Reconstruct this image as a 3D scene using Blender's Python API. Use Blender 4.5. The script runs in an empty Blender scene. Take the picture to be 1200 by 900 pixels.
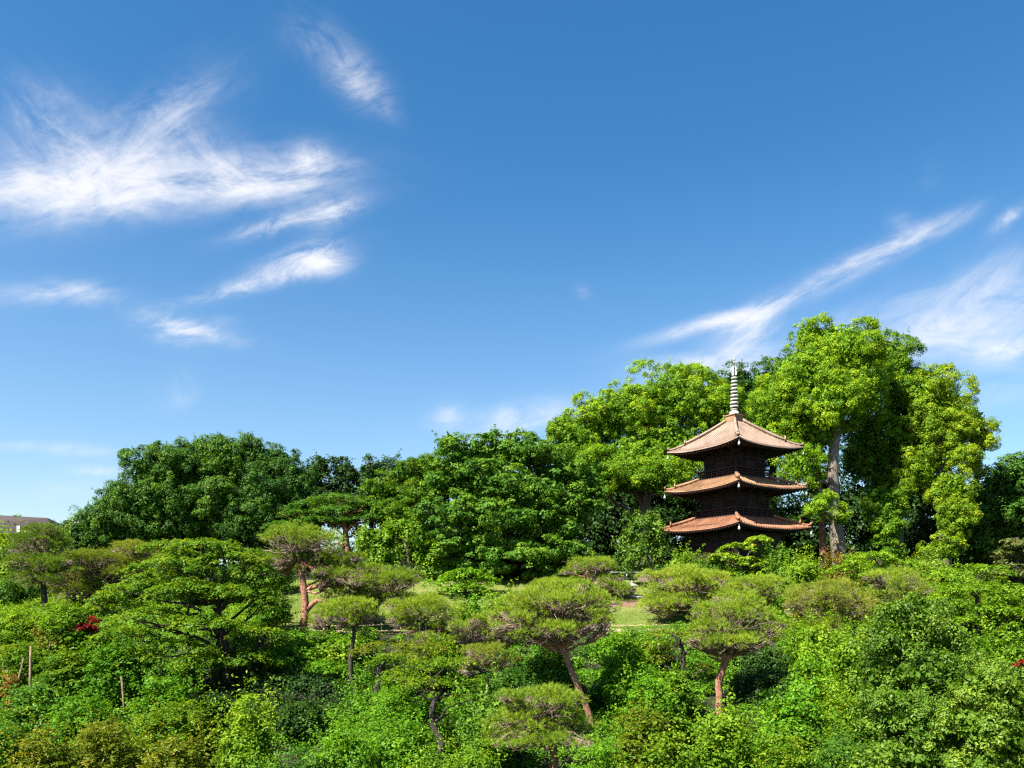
import bpy, bmesh, math, random
import numpy as np
from mathutils import Vector, Matrix

# ------------------------------------------------------------------ scene, camera
S = bpy.context.scene
COL = S.collection
F = 942.0            # focal length in units of a 1200 px wide frame
HZ = 705.0           # height of the eye level in that frame
EYE = 15.0           # eye height above the valley floor


def X_(px, D): return (px - 600.0) / F * D
def Z_(py, D): return EYE + (HZ - py) / F * D
def W(px, py, D): return np.array([X_(px, D), D, Z_(py, D)])


cam = bpy.data.cameras.new('camera')
co = bpy.data.objects.new('camera', cam)
COL.objects.link(co)
co.location = (0, 0, EYE)
co.rotation_euler = (math.pi / 2, 0, 0)
cam.sensor_width = 36.0
cam.lens = 36.0 * F / 1200.0
cam.shift_y = (HZ - 450.0) / 1200.0
cam.clip_start = 0.5
cam.clip_end = 8000
S.camera = co

S.view_settings.view_transform = 'Standard'
S.view_settings.look = 'None'
S.view_settings.gamma = 1
S.view_settings.use_curve_mapping = False
S.view_settings.exposure = 1.75
S.cycles.use_denoising = False
S.cycles.max_bounces = 6
S.cycles.diffuse_bounces = 3
S.cycles.glossy_bounces = 2
S.cycles.transmission_bounces = 3
S.cycles.transparent_max_bounces = 4
S.cycles.caustics_reflective = False
S.cycles.caustics_refractive = False
S.cycles.filter_width = 1.3

SUN_EL = math.radians(50)
SUN_AZ = math.radians(50)      # to the left of straight behind the camera
sdir = Vector((-math.sin(SUN_AZ) * math.cos(SUN_EL), -math.cos(SUN_AZ) * math.cos(SUN_EL), math.sin(SUN_EL)))
sl = bpy.data.lights.new('sun', 'SUN')
sl.energy = 5.0
sl.angle = math.radians(0.5)
sl.color = (1.0, 0.95, 0.86)
so = bpy.data.objects.new('sun', sl)
COL.objects.link(so)
so.location = (-60, -60, 120)
so.rotation_euler = sdir.to_track_quat('Z', 'Y').to_euler()


# ------------------------------------------------------------------ node helpers
class NT:
    def __init__(self, tree):
        self.t = tree
        self.n = tree.nodes
        self.l = tree.links

    def node(self, kind, **kw):
        nd = self.n.new(kind)
        for k, v in kw.items():
            setattr(nd, k, v)
        return nd

    def put(self, sock, v):
        if isinstance(v, bpy.types.NodeSocket):
            self.l.new(v, sock)
        else:
            sock.default_value = v

    def m(self, op, a, b=0.0, c=None, clamp=False):
        nd = self.node('ShaderNodeMath', operation=op, use_clamp=clamp)
        self.put(nd.inputs[0], a)
        self.put(nd.inputs[1], b)
        if c is not None:
            self.put(nd.inputs[2], c)
        return nd.outputs[0]

    def smooth(self, v, lo, hi):
        nd = self.node('ShaderNodeMapRange', interpolation_type='SMOOTHSTEP')
        self.put(nd.inputs[0], v)
        nd.inputs[1].default_value = lo
        nd.inputs[2].default_value = hi
        return nd.outputs[0]

    def noise(self, vec, scale, detail=4, rough=0.55, dist=0.0):
        nd = self.node('ShaderNodeTexNoise')
        if vec is not None:
            self.l.new(vec, nd.inputs['Vector'])
        nd.inputs['Scale'].default_value = scale
        nd.inputs['Detail'].default_value = detail
        nd.inputs['Roughness'].default_value = rough
        nd.inputs['Distortion'].default_value = dist
        return nd.outputs[0]

    def ramp(self, fac, stops):
        nd = self.node('ShaderNodeValToRGB')
        self.l.new(fac, nd.inputs[0])
        e = nd.color_ramp.elements
        while len(e) > 1:
            e.remove(e[-1])
        e[0].position = stops[0][0]
        e[0].color = (*stops[0][1], 1)
        for p, c in stops[1:]:
            k = e.new(p)
            k.color = (*c, 1)
        return nd.outputs[0]

    def mix(self, fac, a, b, mode='MIX'):
        nd = self.node('ShaderNodeMix', data_type='RGBA', blend_type=mode)
        self.put(nd.inputs[0], fac)
        for s, v in ((nd.inputs[6], a), (nd.inputs[7], b)):
            self.put(s, v if isinstance(v, bpy.types.NodeSocket) else (*v, 1))
        return nd.outputs[2]


# ------------------------------------------------------------------ sky
def make_world():
    w = bpy.data.worlds.new('World')
    S.world = w
    w.use_nodes = True
    w.cycles.sampling_method = 'MANUAL'
    w.cycles.sample_map_resolution = 512
    t = NT(w.node_tree)
    t.n.clear()
    sky = t.node('ShaderNodeTexSky', sky_type='NISHITA')
    sky.sun_disc = False
    sky.sun_elevation = SUN_EL
    sky.sun_rotation = math.pi + SUN_AZ
    sky.altitude = 0
    sky.air_density = 1.0
    sky.dust_density = 0.8
    sky.ozone_density = 1.6
    tc = t.node('ShaderNodeTexCoord')
    sp = t.node('ShaderNodeSeparateXYZ')
    t.l.new(tc.outputs['Generated'], sp.inputs[0])
    x, y, z = sp.outputs
    yy = t.m('MAXIMUM', y, 0.02)
    u = t.m('DIVIDE', x, yy)
    v = t.m('DIVIDE', z, yy)
    front = t.smooth(y, 0.1, 0.3)
    uv = t.node('ShaderNodeCombineXYZ')
    t.l.new(u, uv.inputs[0])
    t.l.new(v, uv.inputs[1])

    def streak(ang, sx, sy, off, detail, dist, rough=0.6):
        mp = t.node('ShaderNodeMapping', vector_type='TEXTURE')
        mp.inputs['Rotation'].default_value = (0, 0, math.radians(ang))
        mp.inputs['Location'].default_value = (off, off * 1.7, off)
        mp.inputs['Scale'].default_value = (1 / sx, 1 / sy, 1)
        t.l.new(uv.outputs[0], mp.inputs['Vector'])
        return t.noise(mp.outputs[0], 1.0, detail, rough, dist)

    n_flat = streak(6, 8, 22, 3.1, 12, .7, 0.66)
    n_diag = streak(30, 9, 25, 7.7, 12, .6, 0.68)
    n_desc = streak(-44, 10, 24, 1.3, 12, .6, 0.68)
    n_puff = streak(16, 15, 32, 11.9, 12, .5, 0.70)
    noises = {'f': n_flat, 'd': n_diag, 'e': n_desc, 'p': n_puff}

    # (px, py, half length, half thickness, angle, noise, strength, noise weight)
    blobs = [
        (170, 212, 190, 30, 1, 'f', .56, 1.7), (40, 228, 110, 34, 2, 'f', .50, 1.6), (62, 150, 72, 34, -46, 'e', .42, 1.9), (140, 208, 210, 46, 2, 'f', .30, .9), (300, 205, 90, 30, 4, 'p', .25, .9), (90, 140, 80, 40, -30, 'p', .22, 1.0), (200, 140, 70, 36, 30, 'p', .22, 1.0),
        (150, 172, 120, 40, 38, 'd', .44, 1.9), (215, 122, 64, 34, 30, 'd', .24, 2.0), (310, 208, 80, 22, 6, 'f', .66, 1.6),
        (362, 190, 24, 22, 40, 'p', .85, 1.5), (20, 190, 90, 60, 0, 'e', .26, 1.9), (130, 236, 160, 26, 4, 'p', .42, 1.6), (255, 185, 95, 26, -24, 'e', .46, 2.0),
        (338, 260, 74, 10, 16, 'p', .95, 1.5), (392, 250, 26, 15, 22, 'p', .80, 1.5),
        (350, 307, 50, 16, 16, 'p', 1.25, 1.2), (270, 340, 84, 10, 14, 'p', .80, 1.5), (382, 304, 30, 20, -10, 'p', .7, 1.5),
        (226, 391, 50, 14, -6, 'p', 1.15, 1.4), (205, 378, 30, 8, -12, 'p', .5, 1.5), (265, 373, 16, 6, -4, 'p', .4, 1.2),
        (35, 343, 70, 14, 3, 'f', .85, 1.7), (115, 347, 46, 12, -10, 'f', .55, 1.7),
        (376, 52, 48, 26, -45, 'e', .55, 1.9), (420, 94, 36, 24, -40, 'p', .95, 1.4), (456, 130, 20, 10, -40, 'p', .35, 1.6),
        (92, 527, 46, 8, -4, 'p', .80, 1.2), (112, 551, 32, 6, -2, 'p', .80, 1.2), (14, 523, 26, 7, 0, 'p', .50, 1.2), (100, 572, 60, 10, 0, 'f', .3, 1.2),
        (200, 455, 24, 30, -50, 'e', .34, 1.6), (215, 470, 16, 9, 20, 'p', .4, 1.4), (622, 487, 60, 16, 10, 'p', .95, 1.2), (590, 500, 60, 22, 20, 'd', .4, 1.4), (525, 486, 15, 12, 40, 'p', .60, 1.3),
        (683, 341, 9, 12, 50, 'p', .45, 1.2), (500, 505, 60, 26, 30, 'd', .28, 1.6),
        (800, 388, 72, 9, 15, 'd', .90, 1.3), (855, 371, 40, 7, 8, 'd', .5, 1.3), (960, 332, 84, 14, 26, 'd', .95, 1.5), (1060, 283, 60, 11, 24, 'd', .85, 1.5), (1058, 262, 14, 18, 60, 'p', .35, 1.6),
        (1120, 256, 40, 9, 28, 'd', .42, 1.6), (1182, 254, 24, 8, 38, 'p', .80, 1.3),
        (872, 402, 48, 28, 42, 'd', .90, 1.5), (835, 432, 80, 18, 6, 'f', .85, 1.4), (780, 430, 60, 16, 6, 'f', .4, 1.4),
        (1110, 372, 120, 36, 16, 'd', .62, 1.5), (1165, 325, 80, 24, 34, 'd', .42, 1.6), (1180, 412, 44, 12, 14, 'p', .95, 1.3), (1130, 395, 90, 24, 10, 'f', .5, 1.5),
        (1180, 380, 110, 80, 0, 'f', .30, 1.0), (1040, 420, 120, 40, 8, 'f', .25, 1.0), (1180, 460, 70, 20, 8, 'f', .35, 1.4), (60, 590, 170, 34, 0, 'f', .30, .8), (1090, 205, 26, 14, 70, 'p', .18, 1.6), (990, 380, 70, 20, 20, 'd', .3, 1.5),
    ]
    tot = None
    for (px, py, a, b, ang, nk, st, nw) in blobs:
        du = t.m('MULTIPLY', t.m('SUBTRACT', u, (px - 600) / F), F)
        dv = t.m('MULTIPLY', t.m('SUBTRACT', v, (HZ - py) / F), F)
        c, s = math.cos(math.radians(ang)), math.sin(math.radians(ang))
        p = t.m('ADD', t.m('MULTIPLY', du, c / a), t.m('MULTIPLY', dv, s / a))
        q = t.m('ADD', t.m('MULTIPLY', du, -s / b), t.m('MULTIPLY', dv, c / b))
        r2 = t.m('ADD', t.m('MULTIPLY', p, p), t.m('MULTIPLY', q, q))
        g = t.m('EXPONENT', t.m('MULTIPLY', r2, -0.8))
        g = t.m('MULTIPLY', g, st)
        k = t.m('ADD', t.m('MULTIPLY', t.m('SUBTRACT', noises[nk], 0.5), nw * 2.4), 1.0 - 0.16 * nw, clamp=False)
        g = t.m('MULTIPLY', g, t.m('MAXIMUM', k, 0.0))
        tot = g if tot is None else t.m('ADD', tot, g)
    mask = t.m('MULTIPLY', t.smooth(tot, -0.06, 2.0), front)
    mask = t.m('MULTIPLY', mask, 0.86)
    hs = t.node('ShaderNodeHueSaturation')
    hs.inputs['Hue'].default_value = 0.497
    hs.inputs['Saturation'].default_value = SKY_SAT
    hs.inputs['Value'].default_value = SKY_VAL
    t.l.new(sky.outputs[0], hs.inputs['Color'])
    el = t.m('MULTIPLY', t.m('SUBTRACT', 1.0, t.smooth(z, 0.0, 0.50)), 0.27)
    hz = t.mix(el, hs.outputs[0], (3.3, 4.1, 5.0))
    cl = t.mix(mask, hz, CLOUD)
    bg = t.node('ShaderNodeBackground')
    t.l.new(cl, bg.inputs['Color'])
    bg.inputs['Strength'].default_value = 0.066
    out = t.node('ShaderNodeOutputWorld')
    t.l.new(bg.outputs[0], out.inputs[0])


SKY_SAT = 1.38
SKY_VAL = .86
CLOUD = (5.0, 4.95, 5.1)
make_world()


# ------------------------------------------------------------------ materials
def leaf_mat(name, dark, mid, light, accent=None, trans=0.35, rough=0.55, var=0.25, spec=0.16):
    m = bpy.data.materials.new(name)
    m.use_nodes = True
    t = NT(m.node_tree)
    t.n.clear()
    at = t.node('ShaderNodeAttribute', attribute_name='tint')
    oi = t.node('ShaderNodeObjectInfo')
    f = t.m('ADD', at.outputs['Fac'], t.m('MULTIPLY', t.m('SUBTRACT', oi.outputs['Random'], 0.5), var), clamp=True)
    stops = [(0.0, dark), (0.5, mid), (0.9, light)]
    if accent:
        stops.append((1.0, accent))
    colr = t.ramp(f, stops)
    pr = t.node('ShaderNodeBsdfPrincipled')
    t.l.new(colr, pr.inputs['Base Color'])
    pr.inputs['Roughness'].default_value = rough
    pr.inputs['Specular IOR Level'].default_value = spec
    tr = t.node('ShaderNodeBsdfTranslucent')
    hs = t.node('ShaderNodeHueSaturation')
    hs.inputs['Hue'].default_value = 0.485
    hs.inputs['Saturation'].default_value = 1.15
    hs.inputs['Value'].default_value = 1.35
    t.l.new(colr, hs.inputs['Color'])
    t.l.new(hs.outputs[0], tr.inputs['Color'])
    mx = t.node('ShaderNodeMixShader')
    mx.inputs[0].default_value = trans * .82
    t.l.new(pr.outputs[0], mx.inputs[1])
    t.l.new(tr.outputs[0], mx.inputs[2])
    out = t.node('ShaderNodeOutputMaterial')
    t.l.new(mx.outputs[0], out.inputs[0])
    return m


def surf_mat(name, stops, scale=4.0, rough=0.8, bump=0.3, stretch=(1, 1, 1), detail=6, bscale=None, metallic=0.0, spec=0.3):
    m = bpy.data.materials.new(name)
    m.use_nodes = True
    t = NT(m.node_tree)
    t.n.clear()
    tc = t.node('ShaderNodeTexCoord')
    mp = t.node('ShaderNodeMapping')
    mp.inputs['Scale'].default_value = stretch
    t.l.new(tc.outputs['Object'], mp.inputs['Vector'])
    nz = t.noise(mp.outputs[0], scale, detail, 0.6, 0.4)
    colr = t.ramp(nz, stops)
    pr = t.node('ShaderNodeBsdfPrincipled')
    t.l.new(colr, pr.inputs['Base Color'])
    pr.inputs['Roughness'].default_value = rough
    pr.inputs['Metallic'].default_value = metallic
    pr.inputs['Specular IOR Level'].default_value = spec
    if bump:
        n2 = t.noise(mp.outputs[0], bscale or scale * 2.5, 5, 0.65)
        bp = t.node('ShaderNodeBump')
        bp.inputs['Strength'].default_value = bump
        bp.inputs['Distance'].default_value = 0.05
        t.l.new(n2, bp.inputs['Height'])
        t.l.new(bp.outputs[0], pr.inputs['Normal'])
    out = t.node('ShaderNodeOutputMaterial')
    t.l.new(pr.outputs[0], out.inputs[0])
    return m


M = {
    'camphor': leaf_mat('camphor_leaves', (0.051, 0.138, 0.0062), (0.123, 0.249, 0.0086), (0.273, 0.395, 0.0136), None, .38),
    'camphor_gold': leaf_mat('camphor_gold_leaves', (0.066, 0.147, 0.0053), (0.142, 0.248, 0.0085), (0.283, 0.372, 0.0160), None, .38),
    'wood': leaf_mat('evergreen_leaves', (0.021, 0.070, 0.0076), (0.043, 0.115, 0.0098), (0.095, 0.191, 0.0142), None, .28),
    'dark': leaf_mat('dark_leaves', (0.011, 0.033, 0.0045), (0.021, 0.058, 0.0067), (0.047, 0.100, 0.0108), None, .2),  # dark foliage; also carries painted shade in hollows and under the canopy
    'layer': leaf_mat('cherry_leaves', (0.029, 0.089, 0.0084), (0.062, 0.155, 0.0115), (0.133, 0.243, 0.0176), None, .34),
    'fresh': leaf_mat('fresh_leaves', (0.054, 0.132, 0.0073), (0.120, 0.237, 0.0104), (0.230, 0.342, 0.0183), None, .42),
    'yellow': leaf_mat('yellow_green_leaves', (0.076, 0.163, 0.0066), (0.154, 0.264, 0.0110), (0.256, 0.365, 0.0221), (0.325, 0.305, 0.0331), .42),
    'bright': leaf_mat('bright_green_leaves', (0.042, 0.130, 0.0055), (0.090, 0.222, 0.0091), (0.158, 0.309, 0.0137), None, .42),
    'maple': leaf_mat('maple_leaves', (0.034, 0.099, 0.0040), (0.080, 0.172, 0.0059), (0.178, 0.246, 0.0099), None, .42),
    'olive': leaf_mat('olive_leaves', (0.064, 0.102, 0.0055), (0.118, 0.156, 0.0083), (0.192, 0.205, 0.0138), (0.278, 0.166, 0.0230), .38),
    'glossy': leaf_mat('glossy_leaves', (0.046, 0.110, 0.0079), (0.098, 0.184, 0.0129), (0.178, 0.263, 0.0223), None, .32, .5, .2, .22),
    'pine': leaf_mat('pine_needles', (0.090, 0.166, 0.0141), (0.192, 0.288, 0.0230), (0.307, 0.397, 0.0358), (0.384, 0.358, 0.0512), .42, .6),
    'pine_dark': leaf_mat('dark_pine_needles', (0.048, 0.114, 0.0120), (0.102, 0.180, 0.0180), (0.174, 0.258, 0.0264), None, .40, .6),
    'pine_brown': leaf_mat('olive_pine_needles', (0.104, 0.152, 0.0171), (0.189, 0.244, 0.0268), (0.275, 0.311, 0.0390), (0.329, 0.244, 0.0610), .42, .6),
    'grass': leaf_mat('grass_blades', (.07, .12, .012), (.115, .165, .020), (.17, .19, .045), None, .25),
    'red': leaf_mat('crimson_leaves', (.09, .006, .004), (.17, .010, .006), (.25, .018, .010), None, .35),
    'rust': leaf_mat('rusty_leaves', (.10, .13, .014), (.17, .14, .02), (.24, .14, .03), None, .38),
    'conifer': leaf_mat('brown_conifer_leaves', (.035, .055, .012), (.065, .080, .016), (.10, .11, .022), None, .2),
    'bark_red': surf_mat('red_pine_bark', [(.25, (0.081, 0.027, 0.016)), (.5, (0.270, 0.117, 0.072)), (.75, (0.414, 0.252, 0.180))], 3.0, .85, .8, (2.2, 2.2, 1.2)),
    'bark_grey': surf_mat('grey_bark', [(.25, (0.078, 0.058, 0.043)), (.5, (0.172, 0.136, 0.109)), (.75, (0.281, 0.242, 0.203))], 3.0, .9, .9, (3.5, 3.5, .7)),
    'bark_dark': surf_mat('dark_bark', [(.25, (.016, .012, .010)), (.5, (.045, .034, .028)), (.8, (.10, .085, .07))], 4.0, .9, .8, (2.5, 2.5, 1)),
    'twig_pink': surf_mat('pine_branch_bark', [(.25, (.08, .05, .038)), (.5, (.22, .155, .120)), (.75, (.38, .29, .24))], 5.0, .9, .5),
    'prop': surf_mat('pale_pole_wood', [(.35, (.09, .045, .028)), (.65, (.26, .19, .13))], 5.0, .85, .4, (3, 3, .5)),
    'bamboo': surf_mat('bamboo', [(.3, (0.234, 0.156, 0.070)), (.6, (0.406, 0.328, 0.187))], 3.0, .6, .2, (1, 1, 3)),
    'rope_white': surf_mat('white_rail_paint', [(.3, (.26, .26, .24)), (.7, (.38, .38, .36))], 4.0, .6, .1),
    'stone': surf_mat('pale_stone', [(.3, (.17, .165, .155)), (.7, (.30, .29, .275))], 6.0, .9, .5),
    'stone_dark': surf_mat('dark_stone', [(.3, (.035, .034, .032)), (.7, (.085, .082, .078))], 6.0, .9, .5),
    'earth_bed': surf_mat('bare_earth', [(.3, (.10, .055, .032)), (.7, (.22, .135, .085))], 2.0, .95, .6),
    'wood_dark': surf_mat('shade_toned_dark_timber', [(.3, (.008, .005, .005)), (.55, (.016, .010, .009)), (.8, (.028, .016, .013))], 3.0, .75, .3, (1, 1, 1)),  # dark wood, blackened further to imitate the shade beneath the eaves
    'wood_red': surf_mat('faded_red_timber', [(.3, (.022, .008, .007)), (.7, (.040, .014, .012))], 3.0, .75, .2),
    'plaster': surf_mat('shade_toned_plaster', [(.3, (.022, .016, .014)), (.7, (.036, .027, .023))], 2.0, .9, .1),  # plaster colour darkened to stand for deep eave shade
    'tile_pink': surf_mat('pinkish_copper_tile', [(.30, (.150, .100, .074)), (.48, (.222, .154, .115)), (.70, (.270, .196, .150))], 1.1, .7, .35, detail=10, bscale=5),
    'tile_tan': surf_mat('tan_orange_tile', [(.30, (0.135, 0.070, 0.036)), (.48, (0.215, 0.118, 0.060)), (.70, (0.300, 0.175, 0.098))], 1.1, .7, .35, detail=10, bscale=5),
    'tile_red': surf_mat('red_orange_tile', [(.30, (.125, .054, .030)), (.48, (.215, .096, .050)), (.70, (.290, .140, .078))], 1.1, .7, .4, detail=10, bscale=5),
    'finial': surf_mat('pale_weathered_bronze', [(.3, (0.328, 0.328, 0.312)), (.7, (0.484, 0.476, 0.445))], 6.0, .5, .15),
    'bell': surf_mat('pale_green_bronze', [(.3, (0.265, 0.312, 0.281)), (.7, (0.429, 0.468, 0.429))], 8.0, .45, .1),
    'roof_brown': surf_mat('brown_metal_roof', [(.3, (.022, .013, .012)), (.7, (.032, .020, .019))], 1.0, .6, .1),
    'wall_red': surf_mat('brick_red_wall', [(.3, (.10, .024, .020)), (.7, (.14, .036, .028))], 1.0, .8, .1),
    'wall_grey': surf_mat('grey_green_wall', [(.3, (.055, .06, .048)), (.7, (.08, .085, .07))], 1.0, .8, .1),
    'white_paint': surf_mat('white_paint', [(.3, (.46, .45, .42)), (.7, (.54, .53, .50))], 1.0, .7, .05),
    'glass': surf_mat('dark_window_glass', [(.3, (.03, .035, .04)), (.7, (.05, .055, .06))], 1.0, .15, 0, spec=.6),
}


def lawn_mat():
    m = bpy.data.materials.new('mown_grass')
    m.use_nodes = True
    t = NT(m.node_tree)
    t.n.clear()
    tc = t.node('ShaderNodeTexCoord')
    a = t.noise(tc.outputs['Object'], .35, 4, .6)
    b = t.noise(tc.outputs['Object'], 14, 4, .7)
    f = t.m('ADD', t.m('MULTIPLY', a, .65), t.m('MULTIPLY', b, .35))
    c = t.ramp(f, [(.34, (.075, .115, .020)), (.5, (.120, .160, .030)), (.62, (.19, .19, .060))])
    pr = t.node('ShaderNodeBsdfPrincipled')
    pr.inputs['Roughness'].default_value = .9
    pr.inputs['Specular IOR Level'].default_value = .1
    t.l.new(c, pr.inputs['Base Color'])
    bp = t.node('ShaderNodeBump')
    bp.inputs['Strength'].default_value = .6
    bp.inputs['Distance'].default_value = .05
    t.l.new(t.noise(tc.outputs['Object'], 40, 3, .7), bp.inputs['Height'])
    t.l.new(bp.outputs[0], pr.inputs['Normal'])
    o = t.node('ShaderNodeOutputMaterial')
    t.l.new(pr.outputs[0], o.inputs[0])
    return m


M['lawn'] = lawn_mat()
M['ground'] = surf_mat('mossy_earth', [(.3, (.012, .013, .006)), (.5, (.018, .024, .008)), (.7, (.032, .032, .014))], .8, .95, .8, bscale=6)
M['path'] = surf_mat('sandy_path', [(.3, (.20, .15, .085)), (.7, (.28, .22, .13))], 1.5, .95, .3, bscale=20)


# ------------------------------------------------------------------ object helpers
def props(o, label=None, cat=None, group=None, kind=None):
    if label: o['label'] = label
    if cat: o['category'] = cat
    if group: o['group'] = group
    if kind: o['kind'] = kind
    return o


def empty(name, loc, label, cat, group=None, rz=0):
    o = bpy.data.objects.new(name, None)
    o.empty_display_size = .3
    COL.objects.link(o)
    o.location = loc
    o.rotation_euler = (0, 0, rz)
    return props(o, label, cat, group)


def link(name, me, mat, parent=None, loc=None):
    o = bpy.data.objects.new(name, me)
    if mat is not None and len(me.materials) == 0:
        me.materials.append(mat)
    COL.objects.link(o)
    if parent is not None:
        o.parent = parent
    if loc is not None:
        o.location = loc
    return o


def poly_mesh(name, co_, k, tint=None):
    """co_: (n*k,3) vertices of n separate k-gons"""
    co_ = np.ascontiguousarray(co_, dtype=np.float32)
    n = len(co_) // k
    me = bpy.data.meshes.new(name)
    me.vertices.add(n * k)
    me.vertices.foreach_set('co', co_.ravel())
    me.loops.add(n * k)
    me.loops.foreach_set('vertex_index', np.arange(n * k, dtype=np.int32))
    me.polygons.add(n)
    me.polygons.foreach_set('loop_start', np.arange(0, n * k, k, dtype=np.int32))
    me.polygons.foreach_set('loop_total', np.full(n, k, dtype=np.int32))
    if tint is not None:
        a = me.attributes.new('tint', 'FLOAT', 'FACE')
        a.data.foreach_set('value', np.ascontiguousarray(tint, dtype=np.float32))
    me.update(calc_edges=True)
    return me


class MB:
    """plain mesh builder: verts + faces"""
    def __init__(self):
        self.v = []
        self.f = []

    def add(self, vs, fs):
        o = len(self.v)
        self.v += [tuple(map(float, p)) for p in vs]
        self.f += [tuple(i + o for i in f) for f in fs]

    def box(self, c, s, rz=0.0):
        cx, cy, cz = c
        hx, hy, hz = s[0] / 2, s[1] / 2, s[2] / 2
        ca, sa = math.cos(rz), math.sin(rz)
        vs = []
        for dz in (-hz, hz):
            for dx, dy in ((-hx, -hy), (hx, -hy), (hx, hy), (-hx, hy)):
                vs.append((cx + dx * ca - dy * sa, cy + dx * sa + dy * ca, cz + dz))
        self.add(vs, [(0, 3, 2, 1), (4, 5, 6, 7), (0, 1, 5, 4), (1, 2, 6, 5), (2, 3, 7, 6), (3, 0, 4, 7)])

    def tube(self, pts, radii, seg=7, cap=True, bump=0.0, rng=None):
        pts = [np.array(p, float) for p in pts]
        n = len(pts)
        vs = []
        prev = None
        for i, p in enumerate(pts):
            d = pts[min(i + 1, n - 1)] - pts[max(i - 1, 0)]
            d = d / (np.linalg.norm(d) + 1e-9)
            if prev is None:
                a = np.array([1., 0, 0]) if abs(d[0]) < .8 else np.array([0, 1., 0])
            else:
                a = prev
            a = a - d * np.dot(a, d)
            a /= np.linalg.norm(a) + 1e-9
            prev = a
            b = np.cross(d, a)
            for k in range(seg):
                th = 2 * math.pi * k / seg
                r = radii[i] if not hasattr(radii, '__call__') else radii(i)
                if bump and rng is not None:
                    r *= 1 + rng.uniform(-bump, bump)
                vs.append(p + (a * math.cos(th) + b * math.sin(th)) * r)
        fs = []
        for i in range(n - 1):
            for k in range(seg):
                k2 = (k + 1) % seg
                fs.append((i * seg + k, i * seg + k2, (i + 1) * seg + k2, (i + 1) * seg + k))
        if cap:
            fs.append(tuple(range(seg - 1, -1, -1)))
            fs.append(tuple((n - 1) * seg + k for k in range(seg)))
        self.add(vs, fs)

    def lathe(self, prof, c=(0, 0, 0), seg=16):
        vs, fs = [], []
        for r, z in prof:
            for k in range(seg):
                th = 2 * math.pi * k / seg
                vs.append((c[0] + r * math.cos(th), c[1] + r * math.sin(th), c[2] + z))
        for i in range(len(prof) - 1):
            for k in range(seg):
                k2 = (k + 1) % seg
                fs.append((i * seg + k, i * seg + k2, (i + 1) * seg + k2, (i + 1) * seg + k))
        fs.append(tuple(range(seg - 1, -1, -1)))
        fs.append(tuple((len(prof) - 1) * seg + k for k in range(seg)))
        self.add(vs, fs)

    def mesh(self, name, smooth=True):
        me = bpy.data.meshes.new(name)
        me.from_pydata(self.v, [], self.f)
        if smooth:
            me.polygons.foreach_set('use_smooth', np.ones(len(self.f), dtype=bool))
        me.update()
        return me


# ------------------------------------------------------------------ terrain
PD = [-60, 0, 15, 25, 30, 35, 40, 45, 49.2, 55, 62, 66, 75, 100, 160, 400, 3000]
PZ = [-16, -15, -14.2, -11.6, -9.6, -7.5, -5.6, -3.75, -1.95, -0.55, 1.15, 2.2, 3.0, 3.2, 3.4, 1.0, 0.0]


def ground_z(x, y):
    x = np.asarray(x, float)
    y = np.asarray(y, float)
    z = np.interp(y, PD, PZ)
    w = np.clip((y - 18) / 10, 0, 1) * np.clip((52 - y) / 6, 0, 1)
    z = z + w * (0.35 * np.sin(x * .31 + y * .12) + 0.25 * np.sin(x * .73 - y * .41 + 1.3))
    return z + EYE


def gz(x, y): return float(ground_z(x, y))


def sheet(name, xs, ys, lift, mat, kind='structure', mask=None):
    gx, gy = np.meshgrid(xs, ys)
    g = ground_z(gx, gy) + lift
    nx, ny = len(xs), len(ys)
    v = np.stack([gx, gy, g], -1).reshape(-1, 3)
    f = []
    for j in range(ny - 1):
        for i in range(nx - 1):
            if mask is None or mask((xs[i] + xs[i + 1]) / 2, (ys[j] + ys[j + 1]) / 2):
                f.append((j * nx + i, j * nx + i + 1, (j + 1) * nx + i + 1, (j + 1) * nx + i))
    me = bpy.data.meshes.new(name)
    me.from_pydata(v.tolist(), [], f)
    me.polygons.foreach_set('use_smooth', np.ones(len(f), dtype=bool))
    me.update()
    o = link(name, me, mat)
    o['kind'] = kind
    return o


xs = np.concatenate([np.linspace(-3000, -120, 12), np.linspace(-100, 100, 161), np.linspace(120, 3000, 12)])
ys = np.concatenate([np.linspace(-60, 14, 10), np.linspace(15, 100, 137), [120, 160, 220, 300, 400, 600, 1000, 1800, 3000]])
sheet('ground', xs, ys, 0, M['ground'])


def lawn_in(x, y):
    px = 600 + x / y * F
    back = 63.5
    if px < 560: back = 60
    return 300 < px < 925 and 50.4 < y < back


def strip(name, rows, lift, mat, kind='structure'):
    """rows: list of (y, x0, x1) with sheet draped on the ground"""
    nx = 60
    v, f = [], []
    for (y, x0, x1) in rows:
        for i in range(nx + 1):
            x = x0 + (x1 - x0) * i / nx
            v.append((x, y, gz(x, y) + lift))
    for j in range(len(rows) - 1):
        for i in range(nx):
            f.append((j * (nx + 1) + i, j * (nx + 1) + i + 1, (j + 1) * (nx + 1) + i + 1, (j + 1) * (nx + 1) + i))
    me = bpy.data.meshes.new(name)
    me.from_pydata(v, [], f)
    me.polygons.foreach_set('use_smooth', np.ones(len(f), dtype=bool))
    me.update()
    o = link(name, me, mat)
    o['kind'] = kind
    return o


strip('lawn', [(y, X_(285, y), X_(930 - max(0, y - 58) * 12, y)) for y in np.linspace(49.0, 64, 24)], .03, M['lawn'])
strip('path', [(y, X_(285, y), X_(925, y)) for y in np.linspace(49.25, 49.95, 4)], .05, M['path'])
strip('earth_bed', [(y, X_(600 + 20 * (y - 58), y), X_(745 + 4 * (y - 56), y)) for y in np.linspace(55.6, 57.3, 5)], .05, M['earth_bed'])['kind'] = 'structure'


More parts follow.
